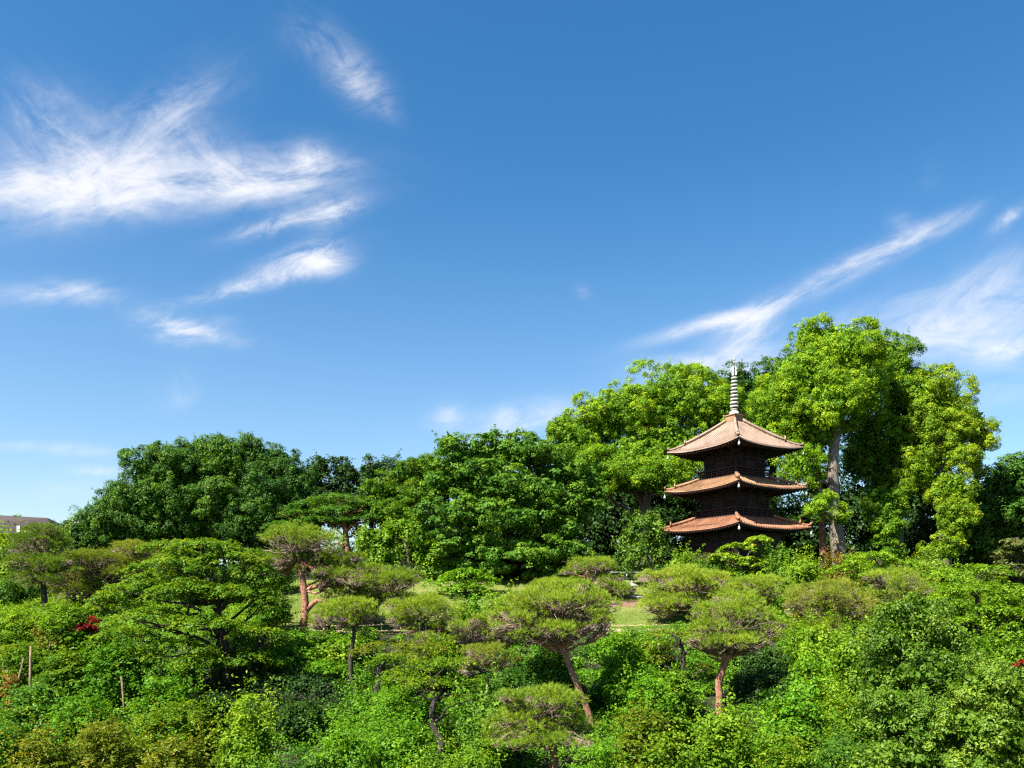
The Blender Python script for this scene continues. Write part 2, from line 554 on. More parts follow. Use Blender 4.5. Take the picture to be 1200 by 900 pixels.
# ------------------------------------------------------------------ foliage
def unit(a):
    return a / (np.linalg.norm(a, axis=-1, keepdims=True) + 1e-9)


class Leaves:
    def __init__(self, rng):
        self.rng = rng
        self.c, self.n, self.s, self.t, self.w = [], [], [], [], []

    def add(self, c, n, s, t, w=.55):
        self.c.append(c); self.n.append(n); self.s.append(s)
        self.t.append(np.clip(t, 0.0, 1.0)); self.w.append(np.full(len(c), w))

    def mesh(self, name, origin):
        r = self.rng
        c = np.concatenate(self.c) - origin
        n = np.concatenate(self.n)
        s = np.concatenate(self.s)[:, None]
        w = np.concatenate(self.w)[:, None]
        t = np.concatenate(self.t)
        ax = unit(np.cross(n, r.normal(size=c.shape)))
        bx = np.cross(n, ax)
        a0 = c - ax * s * .5
        a1 = c + bx * s * w * .5 + n * s * .08
        a2 = c + ax * s * .5 - n * s * .10
        a3 = c - bx * s * w * .5 + n * s * .08
        co_ = np.stack([a0, a1, a2, a3], 1).reshape(-1, 3)
        return poly_mesh(name, co_, 4, t)


def wob(d, rng, amp):
    k = rng.normal(size=(6, 3)) * 2.6
    ph = rng.uniform(0, 6.28, 6)
    return 1 + amp * np.sin(d @ k.T + ph).sum(1) / 2.4


def clump_leaves(L, cc, out, cr, per, leaf, flat=.8, up=.5, jit=.6, tint=.5, tvar=.16, ltv=.10, w=.55, droop=0.0):
    """cc (m,3) clump centres, out (m,3) their outward directions, cr (m,) radii"""
    rng = L.rng
    m = len(cc)
    if m == 0: return
    tc = rng.normal(tint, tvar, m)
    C = np.repeat(cc, per, 0)
    O = np.repeat(out, per, 0)
    R = np.repeat(cr, per)[:, None]
    d = unit(rng.normal(size=(m * per, 3)) + O * .55 + np.array([0, 0, .35]))
    rad = rng.uniform(.55, 1.08, (m * per, 1))
    p = C + d * R * rad * np.array([1, 1, flat])
    if droop:
        p[:, 2] -= droop * (np.linalg.norm((p - C)[:, :2], axis=1)) ** 2 / np.maximum(R[:, 0], .05)
    n = unit(d + O * .25 + jit * rng.normal(size=d.shape) + np.array([0, 0, up]))
    s = leaf * rng.uniform(.65, 1.3, m * per)
    t = np.repeat(tc, per) + rng.normal(0, ltv, m * per)
    L.add(p, n, s, t, w)


def sprigs(L, p, d, length, leaf, k, tint, w=.5):
    """short leafy shoots that break the outline"""
    rng = L.rng
    m = len(p)
    if m == 0: return
    t = rng.uniform(0, 1, (m, k, 1))
    bend = np.array([0, 0, -.35]) * rng.uniform(-.6, 1.2, (m, 1, 1))
    ln = length[:, None, None]
    q = p[:, None, :] + (d[:, None, :] + bend * t) * t * ln + rng.normal(0, .09, (m, k, 3)) * ln * .8
    n = unit(d[:, None, :] * .5 + .7 * rng.normal(size=q.shape) + np.array([0, 0, .5]))
    L.add(q.reshape(-1, 3), n.reshape(-1, 3), leaf * rng.uniform(.7, 1.25, m * k), np.repeat(tint, k) + rng.normal(0, .08, m * k), w)


def lobe(L, c, r, cl, per, leaf, dens=1.0, flat=.8, up=.45, jit=.45, tint=.5, fill=1.0, amp=.14, back=.45, low=.6, tvar=.16, w=.55, droop=0, sub=.40, sprig=.13):
    """an irregular crown lobe: billows carrying leaf clumps over an ellipsoid, plus a core of large inner leaves"""
    rng = L.rng
    c = np.array(c, float)
    r = np.array(r, float)
    area = 4 * math.pi * ((r[0] * r[1]) ** 1.6 + (r[0] * r[2]) ** 1.6 + (r[1] * r[2]) ** 1.6) ** (1 / 1.6) / 3 ** (1 / 1.6)
    m = max(8, int(dens * 1.5 * area / (math.pi * cl * cl)))
    ns = max(5, int(1.25 / sub ** 2 * 2.0))
    sd = unit(rng.normal(size=(ns * 3, 3)))
    keep = np.ones(len(sd))
    keep[sd[:, 1] > .35] *= back
    keep[sd[:, 2] < -.45] *= low
    sd = sd[rng.uniform(size=len(sd)) < keep][:ns]
    sr = r * (sub * rng.uniform(.7, 1.25, (len(sd), 1)))
    sc = c + sd * (r - sr * .55) * wob(sd, rng, amp)[:, None]
    st = rng.normal(0, .09, len(sd))
    ix = rng.integers(0, len(sd), m)
    d = unit(rng.normal(size=(m, 3)) + sd[ix] * .9 + np.array([0, 0, .15]))
    cc = sc[ix] + d * sr[ix] * rng.uniform(.82, 1.05, (m, 1))
    cr = cl * rng.uniform(.55, 1.25, m)
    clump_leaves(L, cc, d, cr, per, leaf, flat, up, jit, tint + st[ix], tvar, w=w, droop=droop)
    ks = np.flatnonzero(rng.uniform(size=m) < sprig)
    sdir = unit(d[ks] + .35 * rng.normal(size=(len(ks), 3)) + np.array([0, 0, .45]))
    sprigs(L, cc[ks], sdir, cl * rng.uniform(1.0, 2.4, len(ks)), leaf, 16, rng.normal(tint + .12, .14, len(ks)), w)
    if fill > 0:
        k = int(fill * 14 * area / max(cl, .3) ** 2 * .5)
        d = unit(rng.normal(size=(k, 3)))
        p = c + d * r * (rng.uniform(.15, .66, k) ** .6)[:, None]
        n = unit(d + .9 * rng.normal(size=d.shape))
        L.add(p, n, max(cl, .3) * rng.uniform(.4, .9, k), rng.normal(tint - .15, .1, k), .7)  # core leaves tinted darker, crown shade put into the colour


def pad(L, c, r, cl, per, leaf, dens=1.0, tint=.5, up=1.3, jit=.5, w=.6, tvar=.18, flat=.38):
    """a flat spray of foliage (maple-like tier)"""
    rng = L.rng
    c = np.array(c, float)
    m = max(4, int(dens * 3.0 * r[0] * r[1] / (cl * cl)))
    a = rng.uniform(0, 6.283, m)
    q = np.sqrt(rng.uniform(0, 1, m)) * (1 + .22 * np.sin(a * 3 + rng.uniform(0, 6)) + .12 * np.sin(a * 7 + rng.uniform(0, 6)))
    cc = c + np.stack([q * np.cos(a) * r[0], q * np.sin(a) * r[1], r[2] * (.55 - q ** 2) + rng.normal(0, .18 * r[2], m)], 1)
    out = np.stack([np.cos(a) * q * .6, np.sin(a) * q * .6, np.full(m, .7)], 1)
    clump_leaves(L, cc, unit(out), cl * rng.uniform(.6, 1.25, m), per, leaf, flat, up, jit, tint, tvar, w=w, droop=.25)
    ks = np.flatnonzero((q > .6) & (rng.uniform(size=m) < .3))
    sdir = unit(np.stack([np.cos(a[ks]), np.sin(a[ks]), rng.uniform(-.35, .45, len(ks))], 1) + .25 * rng.normal(size=(len(ks), 3)))
    sprigs(L, cc[ks], sdir, cl * rng.uniform(.9, 2.2, len(ks)), leaf, 12, rng.normal(tint + .08, .14, len(ks)), w)


def wiggle(p0, p1, n, amp, rng):
    p0 = np.array(p0, float); p1 = np.array(p1, float)
    ts = np.linspace(0, 1, n)
    ln = np.linalg.norm(p1 - p0)
    off = rng.normal(size=(n, 3)).cumsum(0)
    off -= ts[:, None] * off[-1] + (1 - ts[:, None]) * off[0]
    return p0 + (p1 - p0) * ts[:, None] + off * amp * ln / math.sqrt(n)


def spline(pts, k=4):
    pts = [np.array(p, float) for p in pts]
    if len(pts) < 3: return pts
    out = []
    for i in range(len(pts) - 1):
        p0 = pts[max(i - 1, 0)]; p1 = pts[i]; p2 = pts[i + 1]; p3 = pts[min(i + 2, len(pts) - 1)]
        for j in range(k):
            t = j / k
            out.append(.5 * ((2 * p1) + (-p0 + p2) * t + (2 * p0 - 5 * p1 + 4 * p2 - p3) * t * t + (-p0 + 3 * p1 - 3 * p2 + p3) * t ** 3))
    out.append(pts[-1])
    return out


SEED = [100]


def newrng():
    SEED[0] += 1
    return np.random.default_rng(SEED[0])


def trunk_pts(tr, D):
    """tr: list of (px, py, radius_px[, depth offset]); the first stands on the ground"""
    P, R = [], []
    for i, a in enumerate(tr):
        d = D + (a[3] if len(a) > 3 else 0)
        p = W(a[0], a[1], d)
        P.append(p)
        R.append(a[2] / F * D)
    P[0][2] = gz(P[0][0], P[0][1]) - .15
    return P, R


def build_trunk(mb, P, R, rng, seg=9, bump=.08):
    sp = spline([np.append(p, r) for p, r in zip(P, R)], 5)
    pts = [q[:3] for q in sp]
    rad = [max(q[3], .01) for q in sp]
    rad[0] *= 1.35
    mb.tube(pts, rad, seg, True, bump, rng)
    return pts, rad


def limb(mb, a, b, r0, rng, n=7, amp=.12, seg=5, tip=.25, sag=0):
    pts = wiggle(a, b, n, amp, rng)
    if sag:
        t = np.linspace(0, 1, n)
        pts[:, 2] += sag * 4 * t * (1 - t)
    mb.tube(pts, [r0 * (1 - (1 - tip) * i / (n - 1)) for i in range(n)], seg, True)
    return pts


# ---- broadleaf tree -------------------------------------------------------
def broad_tree(name, D, tr, lobes, label, mat, cat='tree', bark='bark_dark', leaf=.22, cl=.8, per=46, group=None, style='lobe',
               tint=.5, dens=1.0, fill=1.0, limbs=True, **kw):
    rng = newrng()
    P, R = trunk_pts(tr, D)
    base = P[0].copy()
    base[2] += .15
    root = empty(name, base, label, cat, group)
    tb = MB()
    pts, rad = build_trunk(tb, [p - base for p in P], R, rng)
    L = Leaves(rng)
    for lb in lobes:
        px, py, rx, ry = lb[:4]
        dd = lb[4] if len(lb) > 4 else rng.uniform(-.6, .6)
        tn = lb[5] if len(lb) > 5 else tint
        c = W(px, py, D + dd)
        s = (D + dd) / F
        r = (rx * s, min(rx, max(rx * .85, ry * .9)) * s, ry * s)
        if style == 'lobe':
            lobe(L, c, r, cl, per, leaf, dens, tint=tn, fill=fill, **kw)
        elif style == 'pads':
            pad(L, c, r, cl, per, leaf, dens, tint=tn, **kw)
        if limbs:
            pa = np.array(pts)
            q_ = c - base
            k = int(np.argmin(np.abs(pa[:, 2] - (q_[2] - .3 * r[2] - .7 * np.linalg.norm(pa[:, :2] - q_[:2], axis=1)))))
            k = max(k, len(pts) // 4)
            a = pts[k]
            b = c - base - np.array([0, 0, r[2] * (.3 if style == 'lobe' else .05)])
            lp = limb(tb, a, b, max(.03, rad[k] * .55), rng, 8, .16, 5, .2)
            if style == 'pads':
                for q in range(5):
                    an = rng.uniform(0, 6.28)
                    e = c - base + np.array([math.cos(an) * r[0] * .8, math.sin(an) * r[1] * .8, -r[2] * .1])
                    limb(tb, lp[rng.integers(4, 8)], e, max(.015, rad[k] * .18), rng, 5, .14, 4, .3)
    link('trunk', tb.mesh('trunk'), M[bark], root)
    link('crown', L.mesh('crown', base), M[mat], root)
    return root


# ---- shrub: stems and foliage that reaches from the ground to its top ----
def shrub(name, D, px, py, rx, ry, label, mat, cat='shrub', leaf=.12, cl=.32, per=36, group=None, lobes=5, tint=.5, style='lobe', dens=1.0, **kw):
    rng = newrng()
    s = D / F
    x = X_(px, D)
    base = np.array([x, D, gz(x, D)])
    top = max(Z_(py - ry * 1.12, D), base[2] + .7)
    H = top - base[2]
    rX = rx * s * 1.15
    L = Leaves(rng)
    lv = rng.uniform(.8, 1.4)
    leaf *= lv
    per = max(12, int(per / lv ** 1.6))
    kw.setdefault('w', rng.uniform(.34, .68))
    ns_ = int(16 + 14 * rX)                    # tall loose shoots above the mass
    sp = base + np.stack([rng.normal(0, .42, ns_) * rX, rng.normal(0, .42, ns_) * rX, H * rng.uniform(.55, .85, ns_)], 1)
    sdr = unit(np.stack([rng.normal(0, .45, ns_), rng.normal(0, .45, ns_) - .1, np.full(ns_, 1.0)], 1))
    sprigs(L, sp, sdr, H * rng.uniform(.22, .55, ns_), leaf, 26, rng.normal(tint + .1, .14, ns_), kw['w'])
    if style == 'lobe':
        n = lobes + 3
        for i in range(n):
            a = 2.4 * i + rng.uniform(-.4, .4)
            q = .62 * math.sqrt((i + .3) / n)
            f = rng.uniform(.40, .58)
            hz = H * (.80 - .62 * q * q - .28 * rng.uniform() * q) - f * rX * .45
            r = (rX * f, rX * f, max(min(rX * f * .9, H * .42), .3))
            lobe(L, base + np.array([math.cos(a) * q * rX, math.sin(a) * q * rX, max(hz, r[2] * .6)]), r, cl, per, leaf, dens, tint=tint + rng.normal(0, .08), fill=.8, **kw)
    else:
        n = lobes + 7
        for i in range(n):
            t = (i + .6) / n
            hz = H * (.28 + .70 * (1 - t) ** .8)
            q = .72 * math.sqrt(t)
            a = 2.4 * i + rng.uniform(-.5, .5)
            f = rng.uniform(.34, .52)
            pad(L, base + np.array([math.cos(a) * q * rX, math.sin(a) * q * rX, hz]), (rX * f, rX * f * .95, .10 + .10 * H), cl, per, leaf, dens, tint=tint + rng.normal(0, .09), **kw)
        k = int(700 * rX * rX * max(H, .6))
        d = unit(rng.normal(size=(k, 3)))
        p = base + np.array([0, 0, H * .42]) + d * np.array([rX * .85, rX * .85, H * .42]) * (rng.uniform(0, 1, k) ** .4)[:, None]
        L.add(p, unit(d + .8 * rng.normal(size=d.shape) + np.array([0, 0, .6])), leaf * rng.uniform(.9, 1.7, k), rng.normal(tint - .1, .12, k), .6)  # inner leaves slightly darker, shade put into their tint
    mb = MB()
    for k in range(5):
        an = rng.uniform(0, 6.28)
        limb(mb, np.array([math.cos(an) * .12, math.sin(an) * .12, -.1]), np.array([math.cos(an) * rX * .45, math.sin(an) * rX * .4, H * rng.uniform(.5, .75)]),
             .03 + .01 * rX, rng, 6, .12, 4, .3)
    root = empty(name, base, label, cat, group)
    link('stem', mb.mesh('stem'), M['bark_dark'], root)
    link('foliage', L.mesh('foliage', base), M[mat], root)
    return root


# ---- red pine -------------------------------------------------------------
def needle_tris(c, n, ln, wd, K, rng, spread, t, origin):
    """tufts at c with axis n: K thin triangles each"""
    m = len(c)
    C = np.repeat(c, K, 0)
    N = np.repeat(n, K, 0)
    d = unit(N + spread * rng.normal(size=C.shape))
    l = np.repeat(ln, K)[:, None] * rng.uniform(.7, 1.2, (m * K, 1))
    sd = unit(np.cross(d, rng.normal(size=C.shape))) * wd
    b = C - d * l * .15 - origin
    co_ = np.stack([b - sd, b + sd, C + d * l - origin], 1).reshape(-1, 3)
    return co_, np.clip(np.repeat(t, K) + rng.normal(0, .1, m * K), 0, 1)


def pine(name, D, tr, pads, label, mat='pine', bark='bark_red', twig='twig_pink', cat='pine tree', group=None, dens=1.0, forks=(), tint=.5, nl=.20, twigs=1.3):
    """pads: (px, py, rx, ry[, depth]) domes; py is the middle height of the dome"""
    rng = newrng()
    P, R = trunk_pts(tr, D)
    R = [q * .86 for q in R]
    base = P[0].copy()
    base[2] += .15
    root = empty(name, base, label, cat, group)
    tb = MB()
    pts, rad = build_trunk(tb, [p - base for p in P], R, rng, 9, .10)
    for fk in forks:                               # explicit extra limbs in the same px form
        FP = [W(a[0], a[1], D + (a[3] if len(a) > 3 else 0)) - base for a in fk]
        FR = [a[2] / F * D for a in fk]
        sp = spline([np.append(p, r) for p, r in zip(FP, FR)], 4)
        tb.tube([q[:3] for q in sp], [max(q[3], .012) for q in sp], 7, True, .08, rng)
    br = MB()
    vs, ts = [], []
    allp = list(pads)
    for pd in pads:
        for q in range(3):
            an = rng.uniform(-.5, 3.64) + (math.pi if q == 2 else 0)
            dx = math.cos(an)
            f = rng.uniform(.26, .42)
            allp.append((pd[0] + dx * pd[2] * rng.uniform(.75, 1.08), pd[1] + pd[3] * (.55 + .55 * abs(math.sin(an))) * (1 if q < 2 else -.55), pd[2] * f, max(pd[3] * f * 1.1, 4),
                         (pd[4] if len(pd) > 4 else 0) + rng.uniform(-.9, .6)))
    for pd in allp:
        px, py, rx, ry = pd[:4]
        dd = pd[4] if len(pd) > 4 else rng.uniform(-.3, .3)
        s = (D + dd) / F
        rX, rZ = rx * s * 1.07, ry * s * 1.18
        rY = rX * .9
        c = W(px, py, D + dd)
        c[2] -= rZ                      # dome foot
        Hh = 2 * rZ
        P_, N_, T_ = [], [], []
        nsub = int(max(6, 7 + 4 * rX))
        for k in range(nsub):
            an = 2.4 * k + rng.uniform(-.5, .5)
            q = .80 * math.sqrt((k + .35) / nsub)
            f = rng.uniform(.30, .46) * (1.12 - .25 * q)
            sx = rX * f * 1.1
            sz = min(Hh * .30, sx * .55) * rng.uniform(.8, 1.2)
            top = Hh * (math.sqrt(max(0, 1 - q ** 2.1)) * .97 + rng.normal(0, .05)) + .06
            sc = c + np.array([q * math.cos(an) * rX * rng.uniform(.85, 1.15), q * math.sin(an) * rY, top - sz + rng.normal(0, .05) * Hh])
            m = int(dens * 66 * math.pi * sx * sx)
            dd_ = unit(rng.normal(size=(m, 3)) + np.array([math.cos(an) * q * .5, math.sin(an) * q * .5, .75]))
            ed = 1 + .12 * np.sin(dd_ @ rng.normal(size=3) * 7 + rng.uniform(0, 6))
            pp = sc + dd_ * np.array([sx, sx, sz]) * (ed * rng.uniform(.5, 1.12, m))[:, None]
            P_.append(pp)
            N_.append(unit(dd_ * np.array([.8, .8, 1.0]) + np.array([0, 0, .55]) + .25 * rng.normal(size=(m, 3))))
            T_.append(np.full(m, rng.normal(0, .09)))
        p = np.concatenate(P_)
        n = np.concatenate(N_)
        t0_ = np.concatenate(T_)
        m = len(p)
        # tufts gather at shoot tips
        cells = np.floor(p / .42)
        hsh = np.sin(cells @ np.array([12.9, 78.2, 37.7])) * 43758.5
        cell = hsh - np.floor(hsh)
        keep = rng.uniform(size=m) < (.04 + 1.25 * cell ** 1.2)
        p, n, cell, t0_ = p[keep], n[keep], cell[keep], t0_[keep]
        tt = tint + t0_ + (cell - .5) * .35 + rng.normal(0, .09, len(p))
        v, t = needle_tris(p, n, np.full(len(p), nl), .011, 12, rng, .62, tt, base)
        vs.append(v); ts.append(t)
        # limb and radiating branches
        k = len(pts) - 1 - int(rng.integers(0, 4))
        foot = c - base + np.array([0, 0, Hh * .22])
        if len(pd) > 5 and pd[5] is not None:
            st = W(pd[5][0], pd[5][1], D) - base
        else:
            st = pts[k]
        rl = max(.035, min(rad[k] * .62, .12))
        lp = limb(tb, st, foot, rl, rng, 8, .14, 6, .45)
        nb = int(twigs * (16 + 34 * rX))
        for b in range(nb):
            an = rng.uniform(0, 6.283)
            qq = rng.uniform(.35, .95)
            e = c - base + np.array([qq * math.cos(an) * rX, qq * math.sin(an) * rY, Hh * (math.sqrt(1 - qq ** 2.2) * .80 - .02)])
            s0 = lp[rng.integers(3, 8)]
            bp_ = limb(br, s0, e, rl * rng.uniform(.25, .5), rng, 6, .16, 4, .3)
            if rng.uniform() < .7:
                e2 = bp_[3] + (e - s0) * .35 + rng.normal(size=3) * .16 * rX
                e2[2] = min(e2[2], (c - base)[2] + Hh * .8)
                limb(br, bp_[3], e2, rl * .2, rng, 5, .16, 4, .35)
    link('trunk', tb.mesh('trunk'), M[bark], root)
    link('branch', br.mesh('branch'), M[twig], root)
    me = poly_mesh('crown', np.concatenate(vs), 3, np.concatenate(ts))
    link('crown', me, M[mat], root)
    return root


# ------------------------------------------------------------------ pagoda
def build_pagoda():
    D = 66.0
    x0 = X_(860.5, D)
    g = gz(x0, D)
    root = empty('pagoda', (x0, D, g), 'weathered three storey wooden pagoda with terracotta coloured tiled roofs and a pale ringed spire', 'pagoda',
                 rz=math.radians(32.5))

    def square(h, z):
        return [(-h, -h, z), (h, -h, z), (h, h, z), (-h, h, z)]

    # stone base with steps
    b = MB()
    b.box((0, 0, .0), (6.9, 6.9, .7))
    b.box((0, 0, .42), (6.5, 6.5, .14))
    for k in range(4):
        a = k * math.pi / 2
        b.box((3.6 * math.cos(a), 3.6 * math.sin(a), -.02), (.6, 1.8, .36), a)
        b.box((3.95 * math.cos(a), 3.95 * math.sin(a), -.12), (.6, 1.8, .36), a)
    link('base', b.mesh('base', False), M['stone_dark'], root)

    def side_pt(k, h, w, z):
        a = k * math.pi / 2
        n = (math.cos(a), math.sin(a))
        t = (-math.sin(a), math.cos(a))
        return (n[0] * h + t[0] * w, n[1] * h + t[1] * w, z)

    def storey(hb, z0, z1, hd, zd, ground_floor):
        """body, columns, doors, lattice windows, balcony"""
        w = MB()
        w.add(square(hb, z0) + square(hb, z1), [(0, 1, 5, 4), (1, 2, 6, 5), (2, 3, 7, 6), (3, 0, 4, 7), (4, 5, 6, 7)])
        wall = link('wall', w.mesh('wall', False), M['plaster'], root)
        for k in range(4):
            for j in range(4):
                u = (-1 + 2 * j / 3) * hb
                if j == 3:
                    continue
                c = MB()
                p = side_pt(k, hb, u, z0)
                c.tube([p, (p[0], p[1], z1)], [.13, .12], 10)
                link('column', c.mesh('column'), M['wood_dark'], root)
        bm_ = MB()                       # horizontal tie beams
        for k in range(4):
            a = k * math.pi / 2
            for zz in (z0 + .12, z0 + (z1 - z0) * .80, z1 - .1):
                p = side_pt(k, hb + .035, 0, zz)
                bm_.box(p, (.14, 2 * hb + .2 - .003 * k, .17 + .004 * k), a)
        link('tie_beam', bm_.mesh('tie_beam', False), M['wood_dark'], root)
        for k in range(4):
            a = k * math.pi / 2
            d = MB()
            hh = (z1 - z0) * .62
            p = side_pt(k, hb + .02, 0, z0 + .2 + hh / 2)
            d.box(p, (.07, hb * .60, hh), a)
            for s in (-1, 0, 1):
                q = side_pt(k, hb + .06, s * hb * .28, z0 + .2 + hh / 2)
                d.box(q, (.035, .05, hh), a)
            dr = link('door', d.mesh('door', False), M['wood_red'], root)
            for s in (-1, 1):
                wn = MB()
                p = side_pt(k, hb + .02, s * hb * .66, z0 + .35 + hh / 2)
                wn.box(p, (.05, hb * .5, hh * .75), a)
                for q in range(7):
                    e = side_pt(k, hb + .055, s * hb * .66 + (q - 3) * hb * .07, z0 + .35 + hh / 2)
                    wn.box(e, (.03, .035, hh * .7), a)
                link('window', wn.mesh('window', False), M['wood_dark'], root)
        if hd:
            f = MB()
            f.box((0, 0, zd), (2 * hd, 2 * hd, .12))
            link('balcony', f.mesh('balcony', False), M['wood_dark'], root)
            for k in range(4):
                a = k * math.pi / 2
                r = MB()
                for zz, th in ((zd + .22, .06), (zd + .40, .055), (zd + .62, .085)):
                    r.box(side_pt(k, hd - .08, 0, zz), (th, 2 * hd + (.25 if zz > zd + .5 else -.12) - .004 * k, th + .002 * k), a)
                for q in range(7):
                    r.box(side_pt(k, hd - .08, (-1 + q / 3) * (hd - .12), zd + .33), (.07, .07, .56), a)
                link('railing', r.mesh('railing', False), M['wood_red'], root)

    storey(2.65, .45, 3.3, 0, 0, True)
    storey(1.85, 4.3, 6.55, 2.28, 4.62, False)
    storey(1.62, 7.6, 9.8, 2.02, 7.86, False)

    def roof(H, ze, zt, Hin, zin, hb, mat, power, top, tile_r):
        """H half side at eaves, ze eave height at mid side, zt at corners"""
        up = zt - ze
        m = MB()
        NU, NT_ = 25, 13

        def surf(k, x, t, lift=0.0):
            t = min(max(t, 0.0), 1.0)
            h = H + (Hin - H) * t
            u = max(-1, min(1, x / max(h, 1e-4)))
            z = ze + (zin - ze) * (t ** power) + up * (abs(u) ** 2.6) * (1 - t) ** 1.6 + lift
            ext = .10 * (abs(u) ** 4) * (1 - t)
            return side_pt(k, h + ext, x * (1 + ext / max(h, .1)), z)

        for k in range(4):
            vs, fs = [], []
            for j in range(NT_):
                t = j / (NT_ - 1)
                h = H + (Hin - H) * t
                for i in range(NU):
                    vs.append(surf(k, (-1 + 2 * i / (NU - 1)) * h, t))
            for j in range(NT_ - 1):
                for i in range(NU - 1):
                    a = j * NU + i
                    fs.append((a, a + 1, a + NU + 1, a + NU))
            o = len(vs)
            for i in range(NU):          # eave edge and soffit
                x = (-1 + 2 * i / (NU - 1)) * H
                p = surf(k, x, 0)
                vs.append((p[0], p[1], p[2] - .07))
            for i in range(NU - 1):
                fs.append((i + 1, i, o + i, o + i + 1))
            m.add(vs, fs)
            # round tile rows
            n = int(2 * H / .27)
            for q in range(n + 1):
                x = -H + .06 + (2 * H - .12) * q / n
                tmax = min(1.0, (H - abs(x)) / (H - Hin)) if abs(x) > Hin else 1.0
                if tmax < .06: continue
                ks = max(2, int(7 * tmax) + 1)
                m.tube([surf(k, x, tmax * i / (ks - 1) - (.012 if i == 0 else 0), .015) for i in range(ks)], [tile_r] * ks, 6)
        rf = link('roof', m.mesh('roof'), mat, root)
        # wooden eave board, soffit and rafters
        s = MB()
        for k in range(4):
            vs, fs = [], []
            for i in range(NU):
                u = -1 + 2 * i / (NU - 1)
                p = surf(k, u * H, 0.012)
                q = surf(k, u * H, 0.03)
                vs += [(p[0], p[1], p[2] - .08), (q[0], q[1], q[2] - .19), side_pt(k, hb, u * hb, ze + .42)]
            for i in range(NU - 1):
                a = i * 3
                fs += [(a + 3, a, a + 1, a + 4), (a + 4, a + 1, a + 2, a + 5)]
            s.add(vs, fs)
        link('eave_board', s.mesh('eave_board', False), M['wood_dark'], root)
        r = MB()
        for k in range(4):
            n = int(2 * H / .30)
            for q in range(n + 1):
                x = -H + .1 + (2 * H - .2) * q / n
                u = x / H
                p = surf(k, x, .02)
                xi = max(-hb, min(hb, x * .96))
                e = side_pt(k, max(hb, abs(x) * .98) if abs(x) > hb else hb, x * .98 if abs(x) > hb else x, ze + .30)
                r.tube([(p[0], p[1], p[2] - .23), (e[0], e[1], min(e[2], p[2] + .1) if abs(x) > hb else e[2])], [.05, .05], 4)
        link('rafter', r.mesh('rafter', False), M['wood_red'], root)['kind'] = 'stuff'
        # bracket sets
        bk = MB()
        for k in range(4):
            a = k * math.pi / 2
            for j in range(4):
                u = (-1 + 2 * j / 3) * hb
                for st in range(3):
                    bk.box(side_pt(k, hb + .18 + .30 * st, u, ze - .25 + .20 * st + .003 * j), (.36, .15, .12), a)
                    bk.box(side_pt(k, hb + .28 + .30 * st, u, ze - .16 + .20 * st + .002 * j), (.13, .62 + .02 * k, .10), a)
            for st in range(3):
                bk.box(side_pt(k, hb + .28 + .30 * st, 0, ze - .07 + .20 * st), (.10, 2 * (hb + .25 + .3 * st) - .004 * k, .08), a)
        link('bracket', bk.mesh('bracket', False), M['wood_dark'], root)
        # hip ridges with end tiles, wind bells
        for k in range(4):
            rg = MB()
            pts1 = []
            for i in range(12):
                t = .30 + .70 * i / 11
                h = H + (Hin - H) * t
                p = surf(k, h, t, .17)
                pts1.append(p)
            rg.tube(pts1, [.12] * 12, 8)
            pts2 = []
            for i in range(8):
                t = .02 + .30 * i / 7
                h = H + (Hin - H) * t
                pts2.append(surf(k, h, t, .09 + (.10 if i == 0 else .02 if i == 1 else 0)))
            rg.tube(pts2, [.085] + [.085] * 7, 8)
            d = math.pi / 4 + k * math.pi / 2
            p = pts1[0]
            rg.box((p[0], p[1], p[2] + .06), (.12, .30, .34), d)
            rg.box((p[0], p[1], p[2] + .27), (.08, .16, .10), d)
            p = pts2[0]
            rg.box((p[0], p[1], p[2] + .02), (.12, .24, .24), d)
            link('ridge', rg.mesh('ridge'), mat, root)
            c = surf(k, H, 0.03)
            bl = MB()
            bl.lathe([(.010, -.28), (.012, -.40), (.05, -.42), (.075, -.48), (.08, -.58), (.10, -.64), (.012, -.645)], c, 10)
            bl.tube([(c[0], c[1], c[2] - .64), (c[0], c[1], c[2] - .74)], [.02, .02], 6)
            link('wind_bell', bl.mesh('wind_bell'), M['bell'], root)
        return rf

    roof(4.16, 3.54, 3.86, 2.15, 4.62, 2.65, M['tile_red'], 1.15, False, .060)
    roof(3.90, 6.76, 7.06, 1.95, 7.80, 1.85, M['tile_tan'], 1.15, False, .060)
    roof(3.74, 10.0, 10.30, .42, 12.58, 1.62, M['tile_pink'], 1.22, True, .030)

    # spire
    b = MB()
    b.box((0, 0, 12.78), (1.02, 1.02, .50))
    b.box((0, 0, 13.06), (1.16, 1.16, .08))
    fin = link('finial', b.mesh('finial', False), M['tile_tan'], root)
    b = MB()
    b.lathe([(.40, 13.1), (.42, 13.2), (.38, 13.33), (.26, 13.44), (.12, 13.48), (.24, 13.52), (.30, 13.60), (.10, 13.62)], (0, 0, 0), 20)
    link('bowl', b.mesh('bowl'), M['finial'], fin)
    b = MB()
    b.tube([(0, 0, 13.5), (0, 0, 16.4), (0, 0, 17.35)], [.085, .065, .035], 10)
    link('mast', b.mesh('mast'), M['stone_dark'], fin)
    for i in range(9):
        r = .335 - .012 * i
        z = 13.80 + .292 * i
        b = MB()
        b.lathe([(r * .6, z - .05), (r, z - .065), (r * 1.04, z), (r, z + .065), (r * .6, z + .05)], (0, 0, 0), 20)
        link('ring', b.mesh('ring'), M['finial'], fin)
    b = MB()
    for k in range(4):
        a = k * math.pi / 2 + .4
        for q in range(5):
            b.box((.10 * math.cos(a) * (1 + .3 * (q % 2)), .10 * math.sin(a) * (1 + .3 * (q % 2)), 16.46 + .15 * q), (.20 - .028 * q, .03, .14), a)
    link('flame_ornament', b.mesh('flame_ornament', False), M['finial'], fin)
    b = MB()
